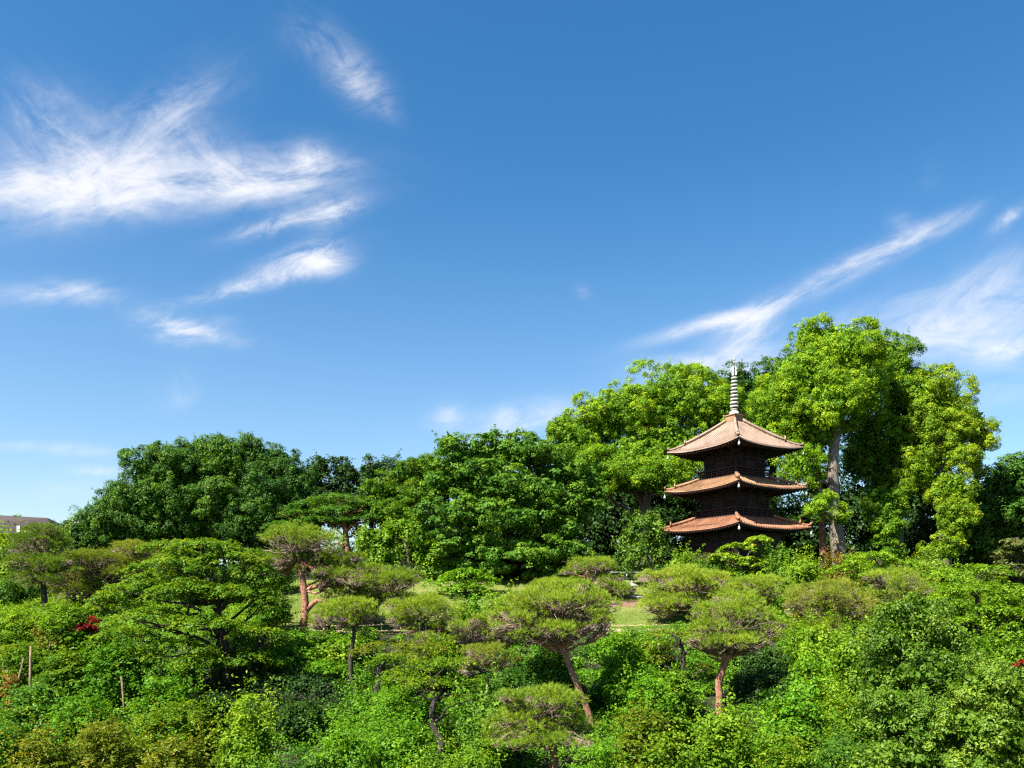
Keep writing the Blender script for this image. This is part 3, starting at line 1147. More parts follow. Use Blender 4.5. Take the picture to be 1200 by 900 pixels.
    b.lathe([(.02, 17.28), (.09, 17.36), (.10, 17.42), (.05, 17.50), (.03, 17.52), (.09, 17.60), (.095, 17.66), (.05, 17.76), (.005, 17.86)], (0, 0, 0), 12)
    link('jewel', b.mesh('jewel'), M['stone'], fin)


build_pagoda()


# ------------------------------------------------------------------ fences, poles, stones, building
def rail_fence(name, pts, posts, heights, label, mat, pr=.045, rr=.035, ph=.75):
    """pts: (px, D) along the run"""
    P = [np.array([X_(px, D), D, gz(X_(px, D), D)]) for px, D in pts]
    base = P[0].copy()
    root = empty(name, base, label, 'fence')
    d = [0]
    for a, b in zip(P, P[1:]): d.append(d[-1] + np.linalg.norm(b - a))
    rng = newrng()

    def at(s):
        x = [np.interp(s, d, [p[i] for p in P]) for i in range(2)]
        return np.array([x[0], x[1], gz(x[0], x[1])])
    for i in range(posts):
        p = at(d[-1] * i / (posts - 1)) - base
        m = MB()
        m.tube([p - [0, 0, .15], p + [0, 0, ph]], [pr, pr * .92], 8)
        m.tube([p + [0, 0, ph], p + [0, 0, ph + .03]], [pr * .7, pr * .3], 8)
        link('post', m.mesh('post'), M[mat], root)
    for h in heights:
        m = MB()
        n = posts * 3
        m.tube([at(d[-1] * i / n) - base + np.array([0, -.06, h + rng.normal(0, .012)]) for i in range(n + 1)], [rr * rng.uniform(.9, 1.1) for _ in range(n + 1)], 7)
        link('rail', m.mesh('rail'), M[mat], root)
    return root


rail_fence('bamboo_fence', [(312, 48.9), (420, 49.05), (520, 49.1), (640, 49.2), (715, 49.3)], 19, (.22, .58), 'low bamboo rail fence running along the front edge of the lawn', 'bamboo')
rail_fence('edging_fence', [(700, 50.3), (760, 50.3), (830, 50.4), (925, 50.5)], 14, (.16,), 'very low single rail edging on the lawn in front of the pagoda', 'bamboo', .03, .03, .2)
rail_fence('white_fence', [(716, 64.2), (745, 64.2), (790, 64.3)], 5, (.62,), 'white painted single rail fence before the dark wood left of the pagoda', 'rope_white', .04, .03, .66)


def pole(px0, py0, px1, py1, D, r, label, d1=0):
    a = W(px0, py0, D)
    a[2] = gz(a[0], D) - .1
    b = W(px1, py1, D + d1)
    m = MB()
    q = b - a
    m.tube([(0, 0, 0), tuple(q * .5 + np.array([.01, 0, 0])), tuple(q)], [r, r * .95, r * .8], 8)
    o = link('support_pole', m.mesh('support_pole'), M['prop'], None, a)
    props(o, label, 'wooden pole', 'wooden support poles on the left slope')


pole(34, 853, 36, 757, 38.6, .07, 'tallest pale wooden pole, upright, at the left edge of the slope')
pole(6, 842, 28, 770, 39.2, .045, 'thin wooden pole leaning to the right beside the tallest upright pole', .8)
pole(147, 833, 142, 793, 39.6, .055, 'short upright pale wooden pole below the red leaved maple')

# stump at the left end of the fence
m = MB()
rng = newrng()
m.tube([(0, 0, -.2), (-.03, 0, .3), (-.12, 0, .75), (-.22, 0, 1.15)], [.26, .2, .17, .15], 10, True, .08, rng)
x = X_(316, 46.5)
o = link('tree_stump', m.mesh('tree_stump'), M['bark_red'], None, (x, 46.5, gz(x, 46.5)))
props(o, 'short reddish brown tree stump at the left end of the bamboo fence', 'tree stump')

# small stone lantern and flat stone on the lawn
x = X_(740.5, 58.5)
root = empty('stone_lantern', (x, 58.5, gz(x, 58.5)), 'small pale stone lantern with a dark opening standing on the lawn', 'stone lantern')
m = MB(); m.lathe([(.30, 0), (.32, .08), (.17, .14), (.14, .3), (.26, .36), (.27, .42)], (0, 0, 0), 12)
link('base', m.mesh('base', False), M['stone'], root)
m = MB()
for dx, dy in ((-.19, -.19), (.19, -.19), (-.19, .19), (.19, .19)):
    m.box((dx, dy, .6), (.12, .12, .36))
m.box((0, .2, .6), (.27, .06, .355)); m.box((-.2, 0, .6), (.06, .27, .355))
link('fire_box', m.mesh('fire_box', False), M['stone'], root)
m = MB(); m.lathe([(.48, .79), (.50, .84), (.28, .98), (.10, 1.04), (.12, 1.10), (.05, 1.22), (.005, 1.25)], (0, 0, 0), 6)
link('roof', m.mesh('roof', False), M['stone'], root)


def rock(px, py, D, sx, sy, sz, label, mat):
    rng = newrng()
    bm = bmesh.new()
    bmesh.ops.create_icosphere(bm, subdivisions=3, radius=1)
    ks = rng.normal(size=(5, 3)) * 1.6
    ph = rng.uniform(0, 6, 5)
    for v in bm.verts:
        d = np.array(v.co)
        f = 1 + .10 * float(np.sin(ks @ d + ph).sum())
        v.co = Vector((d[0] * sx * f, d[1] * sy * f, max(d[2], -.3) * sz * f))
    me = bpy.data.meshes.new('rock')
    bm.to_mesh(me)
    bm.free()
    x = X_(px, D)
    o = link('garden_rock', me, M[mat], None, (x, D, gz(x, D) + sz * .1))
    props(o, label, 'rock')


rock(749, 709, 58.4, .42, .3, .16, 'flat grey garden rock lying beside the small stone lantern', 'stone')
rock(722, 718, 56.4, .35, .25, .16, 'brown lump of rock on the bare earth bed', 'stone_dark')
rock(885, 676, 61, .6, .4, .28, 'pale rock at the foot of the light green maple before the pagoda', 'stone')


def building():
    D = 140.0
    x = X_(-20, D)
    g = gz(x, D)
    root = empty('building', (x, D, g), 'low building with a dark brown pitched roof beyond the trees at the far left', 'building')
    def L(px, py, d=0): return np.array(W(px, py, D + d)) - np.array([x, D, g])
    m = MB()
    a, b = L(-130, 622), L(40, 626)
    ztop = a[2]
    m.box(((a[0] + b[0]) / 2, 6, ztop / 2), (b[0] - a[0], 11, ztop))
    link('wall', m.mesh('wall', False), M['wall_red'], root)
    m = MB()
    r0, r1, r2, r3 = L(-135, 596, 5), L(56, 607, 5), L(64, 626, -.5), L(-140, 625, -.5)
    back = [np.array([p[0], 13, p[2]]) for p in (r3, r2)]
    m.add([r3, r2, r1, r0, back[0], back[1]], [(0, 1, 2, 3), (3, 2, 5, 4), (0, 3, 4), (1, 5, 2), (0, 4, 5, 1)])
    link('roof', m.mesh('roof', False), M['roof_brown'], root)
    m = MB()
    c = L(18, 619, -.7)
    m.box((c[0], .3, c[2] - .6), (.55, .4, 2.2))
    link('window_frame', m.mesh('window_frame', False), M['white_paint'], root)
    m = MB()
    a = L(68, 601); b = L(102, 601)
    m.box(((a[0] + b[0]) / 2, 9, a[2] / 2), (b[0] - a[0], 6, a[2]))
    wing = link('wing', m.mesh('wing', False), M['wall_grey'], root)
    m = MB(); m.box(((a[0] + b[0]) / 2, 9, a[2] + .1), (b[0] - a[0] + .5, 6.5, .25))
    link('roof', m.mesh('roof', False), M['roof_brown'], wing)
    m = MB(); c = L(67.5, 606, 0)
    m.box((c[0] + .2, 5.85, c[2]), (.7, .3, 1.0))
    link('window_frame', m.mesh('window_frame', False), M['white_paint'], wing)


building()


# ------------------------------------------------------------------ big trees at the back
broad_tree('camphor_tree', 73, [(985, 655, 9), (978, 600, 7.5), (976, 545, 6.2), (982, 490, 5), (990, 440, 3.5)],
           [(985, 412, 42, 40), (945, 438, 40, 38), (914, 474, 36, 34), (1008, 455, 42, 46), (958, 496, 38, 38), (905, 512, 28, 28),
            (938, 545, 24, 26, -1.5), (962, 590, 15, 16, -3.5), (986, 607, 9, 11, -3.5), (975, 470, 34, 34, -2), (950, 395, 22, 20)],
           'huge bright green camphor tree right of the pagoda, bare pale trunk showing below its crown', 'camphor', bark='bark_grey',
           leaf=.145, cl=.44, per=74, tint=.55, back=.5, tvar=.2)
broad_tree('camphor_tree', 77, [(1050, 655, 8), (1052, 590, 6.5), (1048, 520, 5), (1045, 470, 3.5)],
           [(1042, 428, 31, 33), (1058, 468, 29, 36), (1035, 512, 44, 36), (1072, 446, 14, 18), (1040, 560, 30, 26), (1040, 592, 24, 20, -3), (1042, 622, 19, 15, -3.5), (1042, 650, 15, 13, -4),
            (1070, 525, 24, 34), (1010, 535, 24, 24)],
           'darker camphor tree just right of the huge one, leaf tufts down its trunk', 'camphor', bark='bark_grey',
           leaf=.145, cl=.44, per=74, tint=.42, tvar=.18)
broad_tree('camphor_tree', 74, [(1108, 655, 7), (1105, 590, 5.5), (1100, 530, 4.5), (1098, 480, 3)],
           [(1098, 466, 32, 32, 0, .62), (1080, 466, 20, 26, .5, .5), (1128, 498, 32, 28, 0, .68), (1118, 532, 26, 20, -1, .6), (1150, 516, 16, 18, 0, .75), (1084, 500, 30, 36), (1080, 550, 24, 28), (1112, 572, 24, 24, -2), (1116, 610, 22, 26, -2.5),
            (1104, 645, 22, 16, -3), (1140, 545, 12, 12, 0, .7)],
           'golden tinted camphor tree at the right end of the tall trees, leaning outward', 'camphor_gold', bark='bark_grey',
           leaf=.14, cl=.42, per=74, tint=.5, tvar=.2)
broad_tree('camphor_tree', 77, [(752, 672, 9), (755, 610, 7), (760, 540, 5.5), (768, 480, 4)],
           [(790, 470, 52, 42, 0, .62), (745, 482, 42, 38, 0, .6), (705, 494, 38, 34, 0, .6), (676, 528, 34, 34), (832, 482, 34, 38, 0, .58), (735, 545, 50, 42, -1), (788, 532, 50, 46, -1), (700, 555, 36, 28, -2.5),
            (770, 560, 36, 22, -3), (665, 512, 20, 18), (850, 520, 26, 34, 1)],
           'rounded yellow green camphor tree rising behind the left side of the pagoda', 'camphor', bark='bark_grey',
           leaf=.145, cl=.44, per=74, tint=.56, tvar=.2)
broad_tree('slim_tree', 74.6, [(965, 662, 4.2), (964, 630, 4), (962, 590, 3.4), (958, 530, 2.6)],
           [(955, 520, 18, 22), (968, 500, 16, 18)], 'slim straight trunked tree close beside the thick pale camphor trunk', 'camphor', bark='bark_red',
           leaf=.22, cl=.6, per=40, tint=.4)
for i, (px, tops, lab) in enumerate([
        (868, [(866, 448, 20, 20), (850, 470, 24, 22), (872, 490, 34, 32), (870, 540, 36, 36), (868, 600, 40, 40)], 'dark tree showing its narrow top directly behind the pagoda spire'),
        (906, [(895, 455, 26, 24), (918, 446, 28, 26), (890, 485, 26, 30), (915, 505, 34, 34), (905, 640, 34, 34)], 'dark tree filling the gap between the spire and the huge camphor')]):
    broad_tree('evergreen_tree', 88 + 2 * i, [(px, 670, 6), (px, 600, 5), (px, 500, 3)], tops, lab, 'wood', leaf=.18, cl=.5, per=56, tint=.4)

broad_tree('cherry_tree', 66, [(598, 690, 9), (598, 650, 7), (592, 600, 5), (600, 560, 3.5)],
           [(552, 540, 42, 26), (602, 532, 44, 24), (645, 548, 38, 26), (520, 566, 32, 22, 0), (580, 566, 44, 24, -2), (632, 578, 44, 24, -1.5), (672, 590, 30, 24, 0),
            (535, 604, 40, 22, -2), (600, 608, 46, 22, -3), (655, 622, 38, 22, -1.5), (542, 638, 36, 18, -2), (610, 644, 42, 18, -3.5), (662, 652, 28, 16, -2), (518, 660, 22, 12, -1.5),
            (575, 664, 30, 9, -2), (645, 670, 26, 8, -2.5), (560, 590, 40, 30, 1.5), (630, 600, 44, 36, 1.5), (688, 565, 20, 24, 1)],
           'broad dark green tree with layered sprays of leaves in the middle of the garden', 'layer', leaf=.19, cl=.52, per=62, style='lobe',
           flat=.55, up=.8, jit=.45, tint=.55, amp=.22, fill=.9, tvar=.2, w=.7)
broad_tree('maple_tree', 68, [(468, 680, 5), (470, 640, 4), (474, 590, 3)],
           [(480, 556, 34, 13), (455, 574, 30, 12), (495, 580, 34, 13, -1), (470, 602, 34, 14, -1), (500, 545, 26, 11), (440, 595, 20, 10)],
           'yellow green maple at the left shoulder of the broad layered tree', 'maple', leaf=.17, cl=.5, per=60, flat=.5, up=.8, tint=.38, fill=.8)
broad_tree('drooping_tree', 63.5, [(482, 688, 2.6), (479, 660, 2.2), (474, 630, 1.8)],
           [(470, 618, 26, 12), (445, 630, 22, 14), (492, 632, 22, 14), (440, 655, 14, 14), (465, 650, 20, 14), (500, 655, 14, 14)],
           'fresh green drooping tree with a thin leaning grey trunk', 'fresh', bark='bark_grey', leaf=.22, cl=.5, per=36, droop=.8, flat=1.2, tint=.5, fill=.8)
broad_tree('drooping_tree', 61.5, [(763, 676, 1.8), (762, 650, 1.6), (756, 622, 1.3)],
           [(752, 612, 22, 10), (738, 628, 15, 13), (766, 630, 15, 14), (748, 648, 13, 16), (772, 650, 8, 12), (738, 660, 8, 10)],
           'small blue green drooping tree with a thin trunk left of the pagoda base', 'glossy', bark='bark_grey', leaf=.2, cl=.42, per=32, droop=1.0, flat=1.3, tint=.42, fill=.5)
broad_tree('maple_tree', 60, [(872, 690, 2.2), (870, 672, 1.8), (866, 655, 1.4)],
           [(868, 640, 20, 6), (890, 632, 14, 5), (848, 652, 18, 6), (875, 658, 22, 7), (895, 662, 12, 6), (862, 668, 16, 7), (885, 676, 18, 9)],
           'light green young maple standing directly in front of the pagoda', 'yellow', bark='bark_grey', leaf=.2, cl=.34, per=34, style='pads', tint=.52)

# ---- wooded mass at the left
for i, (px, D, lob, lab, tn) in enumerate([
        (165, 71, [(180, 556, 32, 28), (148, 588, 32, 26), (205, 545, 30, 26), (122, 610, 24, 20), (178, 595, 46, 32), (135, 612, 34, 28), (205, 590, 36, 36), (160, 630, 44, 24)],
         'leftmost of the large dark evergreens, sloping down towards the brown roofed building', .45),
        (248, 72, [(246, 540, 36, 24), (222, 556, 34, 32), (272, 542, 34, 28), (250, 585, 48, 36), (228, 612, 44, 28), (280, 600, 40, 32), (258, 522, 18, 11), (285, 528, 18, 12)],
         'tallest round topped evergreen in the dark wood on the left', .5),
        (322, 72, [(300, 542, 32, 24), (330, 555, 30, 24), (345, 575, 26, 28), (312, 580, 42, 34), (335, 605, 38, 30), (300, 620, 40, 24)],
         'right hand evergreen of the dark wood, behind the flat feathery tree', .4)]):
    broad_tree('evergreen_tree', D, [(px, 660, 8), (px + 2, 620, 7), (px - 2, 570, 5)], lob, lab, 'wood', leaf=.16, cl=.44, per=66, tint=tn, amp=.2, flat=.9, up=.4, tvar=.2, sub=.32)
broad_tree('evergreen_tree', 76, [(95, 655, 5), (95, 630, 4), (95, 615, 3)], [(96, 624, 22, 13), (112, 616, 18, 13), (80, 636, 18, 11), (100, 642, 30, 13)],
           'low dark evergreen right next to the small grey wing of the building', 'dark', leaf=.26, cl=.6, per=40, tint=.6)
for i, (px, top, w_, lab) in enumerate([(372, 540, 19, 'first dark tree of the far row, touching the evergreen wood'), (405, 542, 19, 'second dark tree of the far row, above the flat feathery tree'),
                                    (435, 541, 18, 'third dark tree of the far row, left of the yellow green maple'), (466, 543, 20, 'last dark tree of the far row, partly behind the yellow green maple')]):
    broad_tree('conifer_tree', 84, [(px, 668, 4), (px, 620, 3), (px, 560, 2)], [(px, top + 12, w_, 13), (px - 4, top + 34, w_ + 2, 20), (px + 4, top + 60, w_ + 2, 22)], lab, 'dark',
               leaf=.26, cl=.6, per=36, tint=.5, amp=.3, group='far row of dark trees')
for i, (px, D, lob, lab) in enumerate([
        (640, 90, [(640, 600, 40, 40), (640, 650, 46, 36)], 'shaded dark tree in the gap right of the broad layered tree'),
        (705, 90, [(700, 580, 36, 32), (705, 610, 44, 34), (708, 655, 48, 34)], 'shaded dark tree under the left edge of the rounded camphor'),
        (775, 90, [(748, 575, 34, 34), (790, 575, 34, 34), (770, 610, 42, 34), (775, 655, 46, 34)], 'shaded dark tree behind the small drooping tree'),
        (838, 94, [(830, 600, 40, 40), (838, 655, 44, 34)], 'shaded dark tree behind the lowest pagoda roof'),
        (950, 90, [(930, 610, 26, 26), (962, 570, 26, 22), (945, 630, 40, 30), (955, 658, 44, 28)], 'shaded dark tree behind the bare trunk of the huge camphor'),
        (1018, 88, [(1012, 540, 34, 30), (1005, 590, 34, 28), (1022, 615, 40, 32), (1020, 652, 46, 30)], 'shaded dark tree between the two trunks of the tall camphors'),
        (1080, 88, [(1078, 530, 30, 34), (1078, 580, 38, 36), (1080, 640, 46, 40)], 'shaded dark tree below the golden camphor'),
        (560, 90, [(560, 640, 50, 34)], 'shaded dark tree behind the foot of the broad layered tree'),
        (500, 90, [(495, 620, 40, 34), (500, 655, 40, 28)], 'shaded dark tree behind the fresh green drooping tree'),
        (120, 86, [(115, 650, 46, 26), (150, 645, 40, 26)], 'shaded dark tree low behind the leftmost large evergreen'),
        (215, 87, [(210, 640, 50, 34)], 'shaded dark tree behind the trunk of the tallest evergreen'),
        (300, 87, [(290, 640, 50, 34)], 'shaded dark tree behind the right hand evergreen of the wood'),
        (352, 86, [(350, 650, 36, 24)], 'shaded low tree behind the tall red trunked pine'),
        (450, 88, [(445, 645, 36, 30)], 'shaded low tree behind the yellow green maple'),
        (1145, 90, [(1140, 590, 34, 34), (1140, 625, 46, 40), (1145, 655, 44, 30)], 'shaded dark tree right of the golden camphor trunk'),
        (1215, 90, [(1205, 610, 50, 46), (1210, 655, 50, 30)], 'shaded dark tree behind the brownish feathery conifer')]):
    broad_tree('shade_toned_tree', D, [(px, 676, 5), (px, 650, 4), (px, 620, 3)], lob, lab, 'dark', leaf=.34, cl=.85, per=34, tint=.35, group='shaded trees at the back of the garden')  # dark leaf material puts under-canopy shade into the backdrop trees' colour
broad_tree('evergreen_tree', 78, [(1172, 670, 6), (1172, 620, 5), (1174, 580, 3)], [(1176, 568, 28, 26), (1196, 556, 24, 22), (1156, 598, 28, 28), (1190, 600, 34, 34), (1160, 640, 36, 30), (1200, 640, 30, 30), (1215, 570, 30, 34)],
           'dark green tree at the right edge, lower than the golden camphor', 'wood', leaf=.26, cl=.62, per=44, tint=.5)
broad_tree('conifer_tree', 60, [(1192, 700, 4), (1192, 660, 3), (1192, 630, 2)], [(1188, 640, 18, 7), (1194, 655, 24, 8), (1185, 672, 26, 9), (1200, 688, 26, 9)],
           'brownish feathery conifer at the right edge under the dark green tree', 'conifer', leaf=.2, cl=.4, per=36, flat=.4, tint=.5)

# ------------------------------------------------------------------ pines
pine('pine_tree', 49, [(353, 746, 5.6), (358, 716, 5.2), (356, 690, 4.6), (353, 668, 4), (350, 650, 3)],
     [(352, 635, 44, 18, -.2), (386, 660, 36, 12, .8, (358, 690)), (325, 660, 26, 12, .6), (398, 676, 26, 11, -.5, (358, 692))],
     'tall red trunked pine with a flat topped crown at the left end of the lawn', forks=[[(358, 716, 3.4), (372, 704, 2.8), (386, 708, 2.2)], [(357, 692, 2.6), (380, 684, 2.2), (400, 678, 1.4)],
                                                                               [(352, 658, 2.6), (336, 648, 2.2), (326, 652, 1.4)], [(353, 662, 2.6), (372, 652, 2.2), (384, 645, 1.4)]])
broad_tree('leafy_tree', 68, [(408, 664, 3.6), (407, 640, 3.2), (404, 616, 2.6), (398, 596, 2)],
           [(395, 584, 34, 7), (372, 590, 30, 7), (425, 592, 28, 7), (352, 602, 30, 7), (398, 598, 36, 7, -.8), (442, 604, 22, 6), (334, 613, 20, 6), (376, 610, 34, 7, -1), (425, 608, 30, 6, -.6), (350, 618, 26, 6, -.8)],
           'thin tall tree with a wide flat feathery crown before the dark far row', 'layer', leaf=.14, cl=.4, per=44, style='pads', tint=.5, bark='bark_red')
pine('pine_tree', 49.6, [(446, 765, 3.6), (438, 738, 3.6), (441, 715, 3.2), (446, 698, 2.6)], [(450, 682, 36, 14), (412, 700, 30, 13, -.3), (440, 668, 20, 6), (468, 704, 24, 9)],
     'rounded olive pine with a crooked dark trunk right of the tall red trunked pine', bark='bark_dark')
pine('pine_tree', 42, [(421, 845, 3.8), (413, 800, 3.4), (411, 770, 3.2), (415, 742, 2.6), (410, 728, 2)], [(412, 714, 30, 11), (398, 724, 18, 8), (432, 722, 16, 7)],
     'pine on a long thin dark wavy trunk below the bamboo fence', bark='bark_dark')
pine('pine_tree', 46.6, [(502, 790, 3.4), (501, 765, 3), (496, 745, 2.6), (500, 730, 2)], [(498, 716, 38, 16), (475, 730, 20, 10), (525, 738, 24, 10), (505, 752, 26, 8, -.8)],
     'round bushy pine covering the bamboo fence left of the leaning red pine', bark='bark_dark', tint=.42)
pine('pine_tree', 38, [(697, 862, 4.6), (688, 830, 4.3), (674, 797, 4.0), (664, 772, 3.9), (659, 756, 3.8)],
     [(650, 706, 52, 15, 0), (612, 726, 36, 14, -.3), (694, 708, 32, 12, .2), (640, 738, 40, 9, -.8), (665, 692, 34, 10, .6), (700, 726, 18, 7, -.3)],
     'leaning red trunked pine with a wide open crown in the centre of the slope',
     forks=[[(660, 758, 3.4), (676, 745, 3), (684, 728, 2.2), (690, 716, 1.4)], [(659, 757, 3), (650, 740, 2.4), (632, 725, 1.8), (618, 715, 1.2)], [(658, 758, 2.2), (640, 752, 1.6), (610, 757, 1)],
            [(662, 750, 2.4), (668, 728, 1.8), (664, 712, 1.2)]], dens=.85, twigs=1.5)
pine('pine_tree', 57.5, [(648, 704, 3), (648, 698, 2.6), (647, 692, 2)], [(648, 688, 29, 9)], 'neatly clipped dome shaped pine on the lawn behind the leaning red pine', tint=.5, dens=1.5)
pine('pine_tree', 58, [(703, 706, 4), (698, 692, 3.4), (692, 680, 3), (688, 670, 2)], [(692, 664, 28, 9, .3), (708, 682, 20, 8), (722, 690, 24, 7), (680, 682, 16, 7)],
     'dark green pine with pale twisted limbs beside the clipped dome pine', tint=.45)
pine('pine_tree', 51.5, [(812, 736, 4.4), (806, 722, 4), (798, 706, 3.4)], [(800, 686, 44, 18, 0), (836, 682, 26, 10, .6), (790, 706, 36, 10, -.6), (770, 712, 20, 10)],
     'wide domed pine on the lawn in front of the pagoda', bark='bark_dark', dens=1.1, tint=.55)
pine('pine_tree', 51, [(905, 738, 4.6), (905, 724, 4), (890, 710, 3.4)], [(886, 690, 38, 13), (905, 708, 24, 10), (870, 700, 26, 10)],
     'pine with a pale trunk half hidden behind the fork trunked pine', 'pine', bark='bark_grey', dens=1.1, tint=.6)
pine('pine_tree', 40, [(842, 842, 5), (843, 815, 4.9), (842, 797, 4.8), (849, 780, 3.8), (856, 764, 3.4)],
     [(862, 722, 46, 16, 0), (836, 742, 30, 14, -.6), (890, 738, 32, 13, .2), (860, 752, 38, 9, -.8), (866, 704, 26, 8, .4)],
     'fork trunked red pine with a dense rounded crown right of centre on the slope',
     forks=[[(842, 800, 4.2), (847, 786, 3.6), (849, 772, 2.8), (846, 756, 1.8)], [(855, 768, 3), (872, 764, 2.4), (886, 755, 1.6)], [(848, 776, 2), (838, 772, 1.6), (831, 770, 1)]], dens=1.0, tint=.55)
pine('pine_tree', 46.5, [(978, 770, 3.6), (975, 745, 3), (970, 725, 2.4)], [(972, 698, 44, 15), (950, 718, 26, 12), (1000, 716, 28, 14, -.3), (965, 736, 30, 8, -.6)],
     'brownish broad pine below the bare camphor trunks', 'pine_brown', tint=.5)
pine('pine_tree', 50.5, [(1052, 730, 3.6), (1052, 714, 3), (1054, 698, 2.4)], [(1054, 682, 34, 14), (1030, 704, 26, 12), (1075, 700, 22, 10)],
     'twiggy round pine with an open centre right of the brownish broad pine', 'pine', tint=.45, dens=.85, twigs=1.5)
pine('pine_tree', 40.5, [(572, 822, 3), (571, 800, 2.6), (569, 786, 2)], [(570, 768, 28, 11), (590, 778, 18, 9), (552, 780, 16, 8)],
     'small low pine left of the leaning red trunk', 'pine_brown', tint=.5, bark='bark_dark')
pine('pine_tree', 33.5, [(651, 918, 5.6), (649, 880, 4.8), (646, 862, 3.6), (648, 842, 2.8)], [(640, 822, 44, 14), (612, 846, 40, 12, -.3), (665, 846, 32, 12, .2), (640, 866, 42, 9, -.6), (590, 862, 24, 10)],
     'low spreading pine at the bottom centre in front of the leaning red pine', 'pine', tint=.5, twigs=1.4,
     forks=[[(649, 880, 3), (635, 872, 2.4), (622, 860, 1.6)], [(648, 868, 2.6), (664, 872, 2), (676, 862, 1.4)]])
pine('pine_tree', 51, [(58, 752, 4.2), (53, 710, 4), (51, 690, 3.6), (50, 668, 2.8), (50, 650, 2)], [(50, 638, 32, 14), (38, 660, 32, 10), (62, 664, 26, 9, -.5), (42, 678, 30, 7, -.4), (52, 624, 22, 8)],
     'dark layered pine with a straight trunk near the left edge', 'pine_dark', bark='bark_dark', tint=.55, twigs=.7)
pine('pine_tree', 55, [(108, 730, 3.6), (107, 700, 3), (108, 680, 2.6)], [(112, 658, 36, 12), (85, 676, 28, 12), (135, 674, 30, 10), (100, 696, 34, 12, -.5)],
     'olive broad pine right of the dark layered pine', 'pine_brown', tint=.4)
pine('pine_tree', 56, [(160, 720, 3.4), (158, 690, 3), (160, 665, 2.2)], [(155, 646, 28, 10), (140, 660, 28, 10), (175, 660, 22, 10)],
     'pine with rosy bare twigs behind the large layered maple', 'pine_brown', tint=.5, twigs=1.6, dens=.85)
pine('pine_tree', 47.5, [(385, 770, 2.6), (383, 745, 2.2), (388, 726, 1.8)], [(392, 716, 22, 10), (376, 726, 14, 8)], 'small pine crown between the red trunk and the long dark wavy trunk', 'pine', bark='bark_dark')
pine('pine_tree', 43.5, [(548, 800, 2.6), (548, 770, 2.2), (550, 750, 1.8)], [(556, 738, 26, 12), (580, 730, 26, 10), (590, 748, 22, 9)],
     'airy pine left of the open crown of the leaning red pine', 'pine', bark='bark_dark', tint=.5)

# ------------------------------------------------------------------ maples and other trees of the slope
broad_tree('maple_tree', 42.5, [(268, 812, 6), (266, 775, 5.2), (262, 750, 4.4), (255, 715, 3.4)],
           [(235, 640, 46, 10, .5), (205, 660, 44, 11, -.6), (268, 655, 40, 11, 0), (295, 668, 28, 10, .6), (170, 690, 48, 12, -1), (225, 690, 46, 12, -1.4), (280, 695, 40, 12, -.6), (310, 712, 24, 10, .4),
            (130, 705, 32, 11, 0), (180, 722, 44, 12, -1.8), (240, 730, 44, 12, -2), (296, 738, 32, 11, -1), (150, 745, 38, 11, -1), (210, 756, 40, 10, -2), (260, 690, 46, 20, 1), (200, 680, 54, 22, 1.6), (235, 775, 40, 11, -2.2), (170, 770, 36, 10, -1.6), (290, 770, 34, 12, -1.4), (312, 745, 26, 12, -.4), (250, 640, 30, 9, 1), (195, 640, 26, 8, 1), (290, 650, 26, 9, .8), (320, 690, 22, 10, 1)],
           'large spreading maple with tiers of green leaves, left of the red trunked pine', 'maple', leaf=.14, cl=.42, per=52, style='pads', tint=.5, up=1.0, jit=.55, dens=1.1)
broad_tree('maple_tree', 36, [(512, 905, 5), (518, 872, 4.6), (507, 848, 3.8), (508, 826, 3.4), (516, 808, 2.8), (502, 794, 2)],
           [(500, 780, 34, 9), (470, 790, 26, 8), (535, 800, 30, 9, .5), (505, 800, 30, 8, -.6), (548, 818, 20, 8), (455, 772, 20, 7, .6), (530, 775, 26, 8)],
           'small maple on a dark S shaped trunk at the bottom centre left', 'maple', leaf=.115, cl=.32, per=36, style='pads', tint=.55, dens=.8)
broad_tree('maple_tree', 41.5, [(441, 802, 4.6), (446, 785, 4.4), (450, 768, 3.4)], [(455, 756, 36, 9), (478, 768, 30, 8, -.5), (430, 764, 20, 7, -.3), (500, 758, 20, 7)],
           'flat olive maple on a stout leaning trunk behind the long dark wavy trunk', 'olive', leaf=.12, cl=.34, per=36, style='pads', tint=.5, bark='bark_dark')
broad_tree('maple_tree', 39.2, [(482, 826, 4.6), (478, 815, 4.4), (474, 802, 3.2)], [(470, 796, 26, 7), (490, 804, 14, 6, .4)],
           'short stubby maple with a bent black trunk left of the S shaped trunk', 'maple', leaf=.12, cl=.32, per=34, style='pads', tint=.6)
broad_tree('maple_tree', 42, [(806, 830, 4), (803, 800, 3.8), (801, 780, 3.2), (799, 758, 2.4), (790, 744, 1.6)],
           [(785, 742, 28, 6), (765, 770, 26, 6, .2), (815, 755, 18, 5, .4), (770, 755, 20, 6, .5), (820, 782, 18, 7, .6)],
           'sparse maple with a forking black trunk left of the fork trunked pine', 'olive', leaf=.115, cl=.30, per=26, style='pads', tint=.5, dens=.6)
broad_tree('maple_tree', 59, [(545, 712, 2), (545, 700, 1.8), (546, 686, 1.4)], [(545, 672, 24, 7), (522, 680, 22, 7), (568, 680, 20, 7, .4), (545, 690, 28, 8, -.3), (565, 700, 20, 7), (545, 706, 24, 9, -.5), (520, 700, 18, 7)],
           'bright green young maple on the lawn before the broad layered tree', 'bright', leaf=.19, cl=.42, per=36, style='pads', tint=.55)
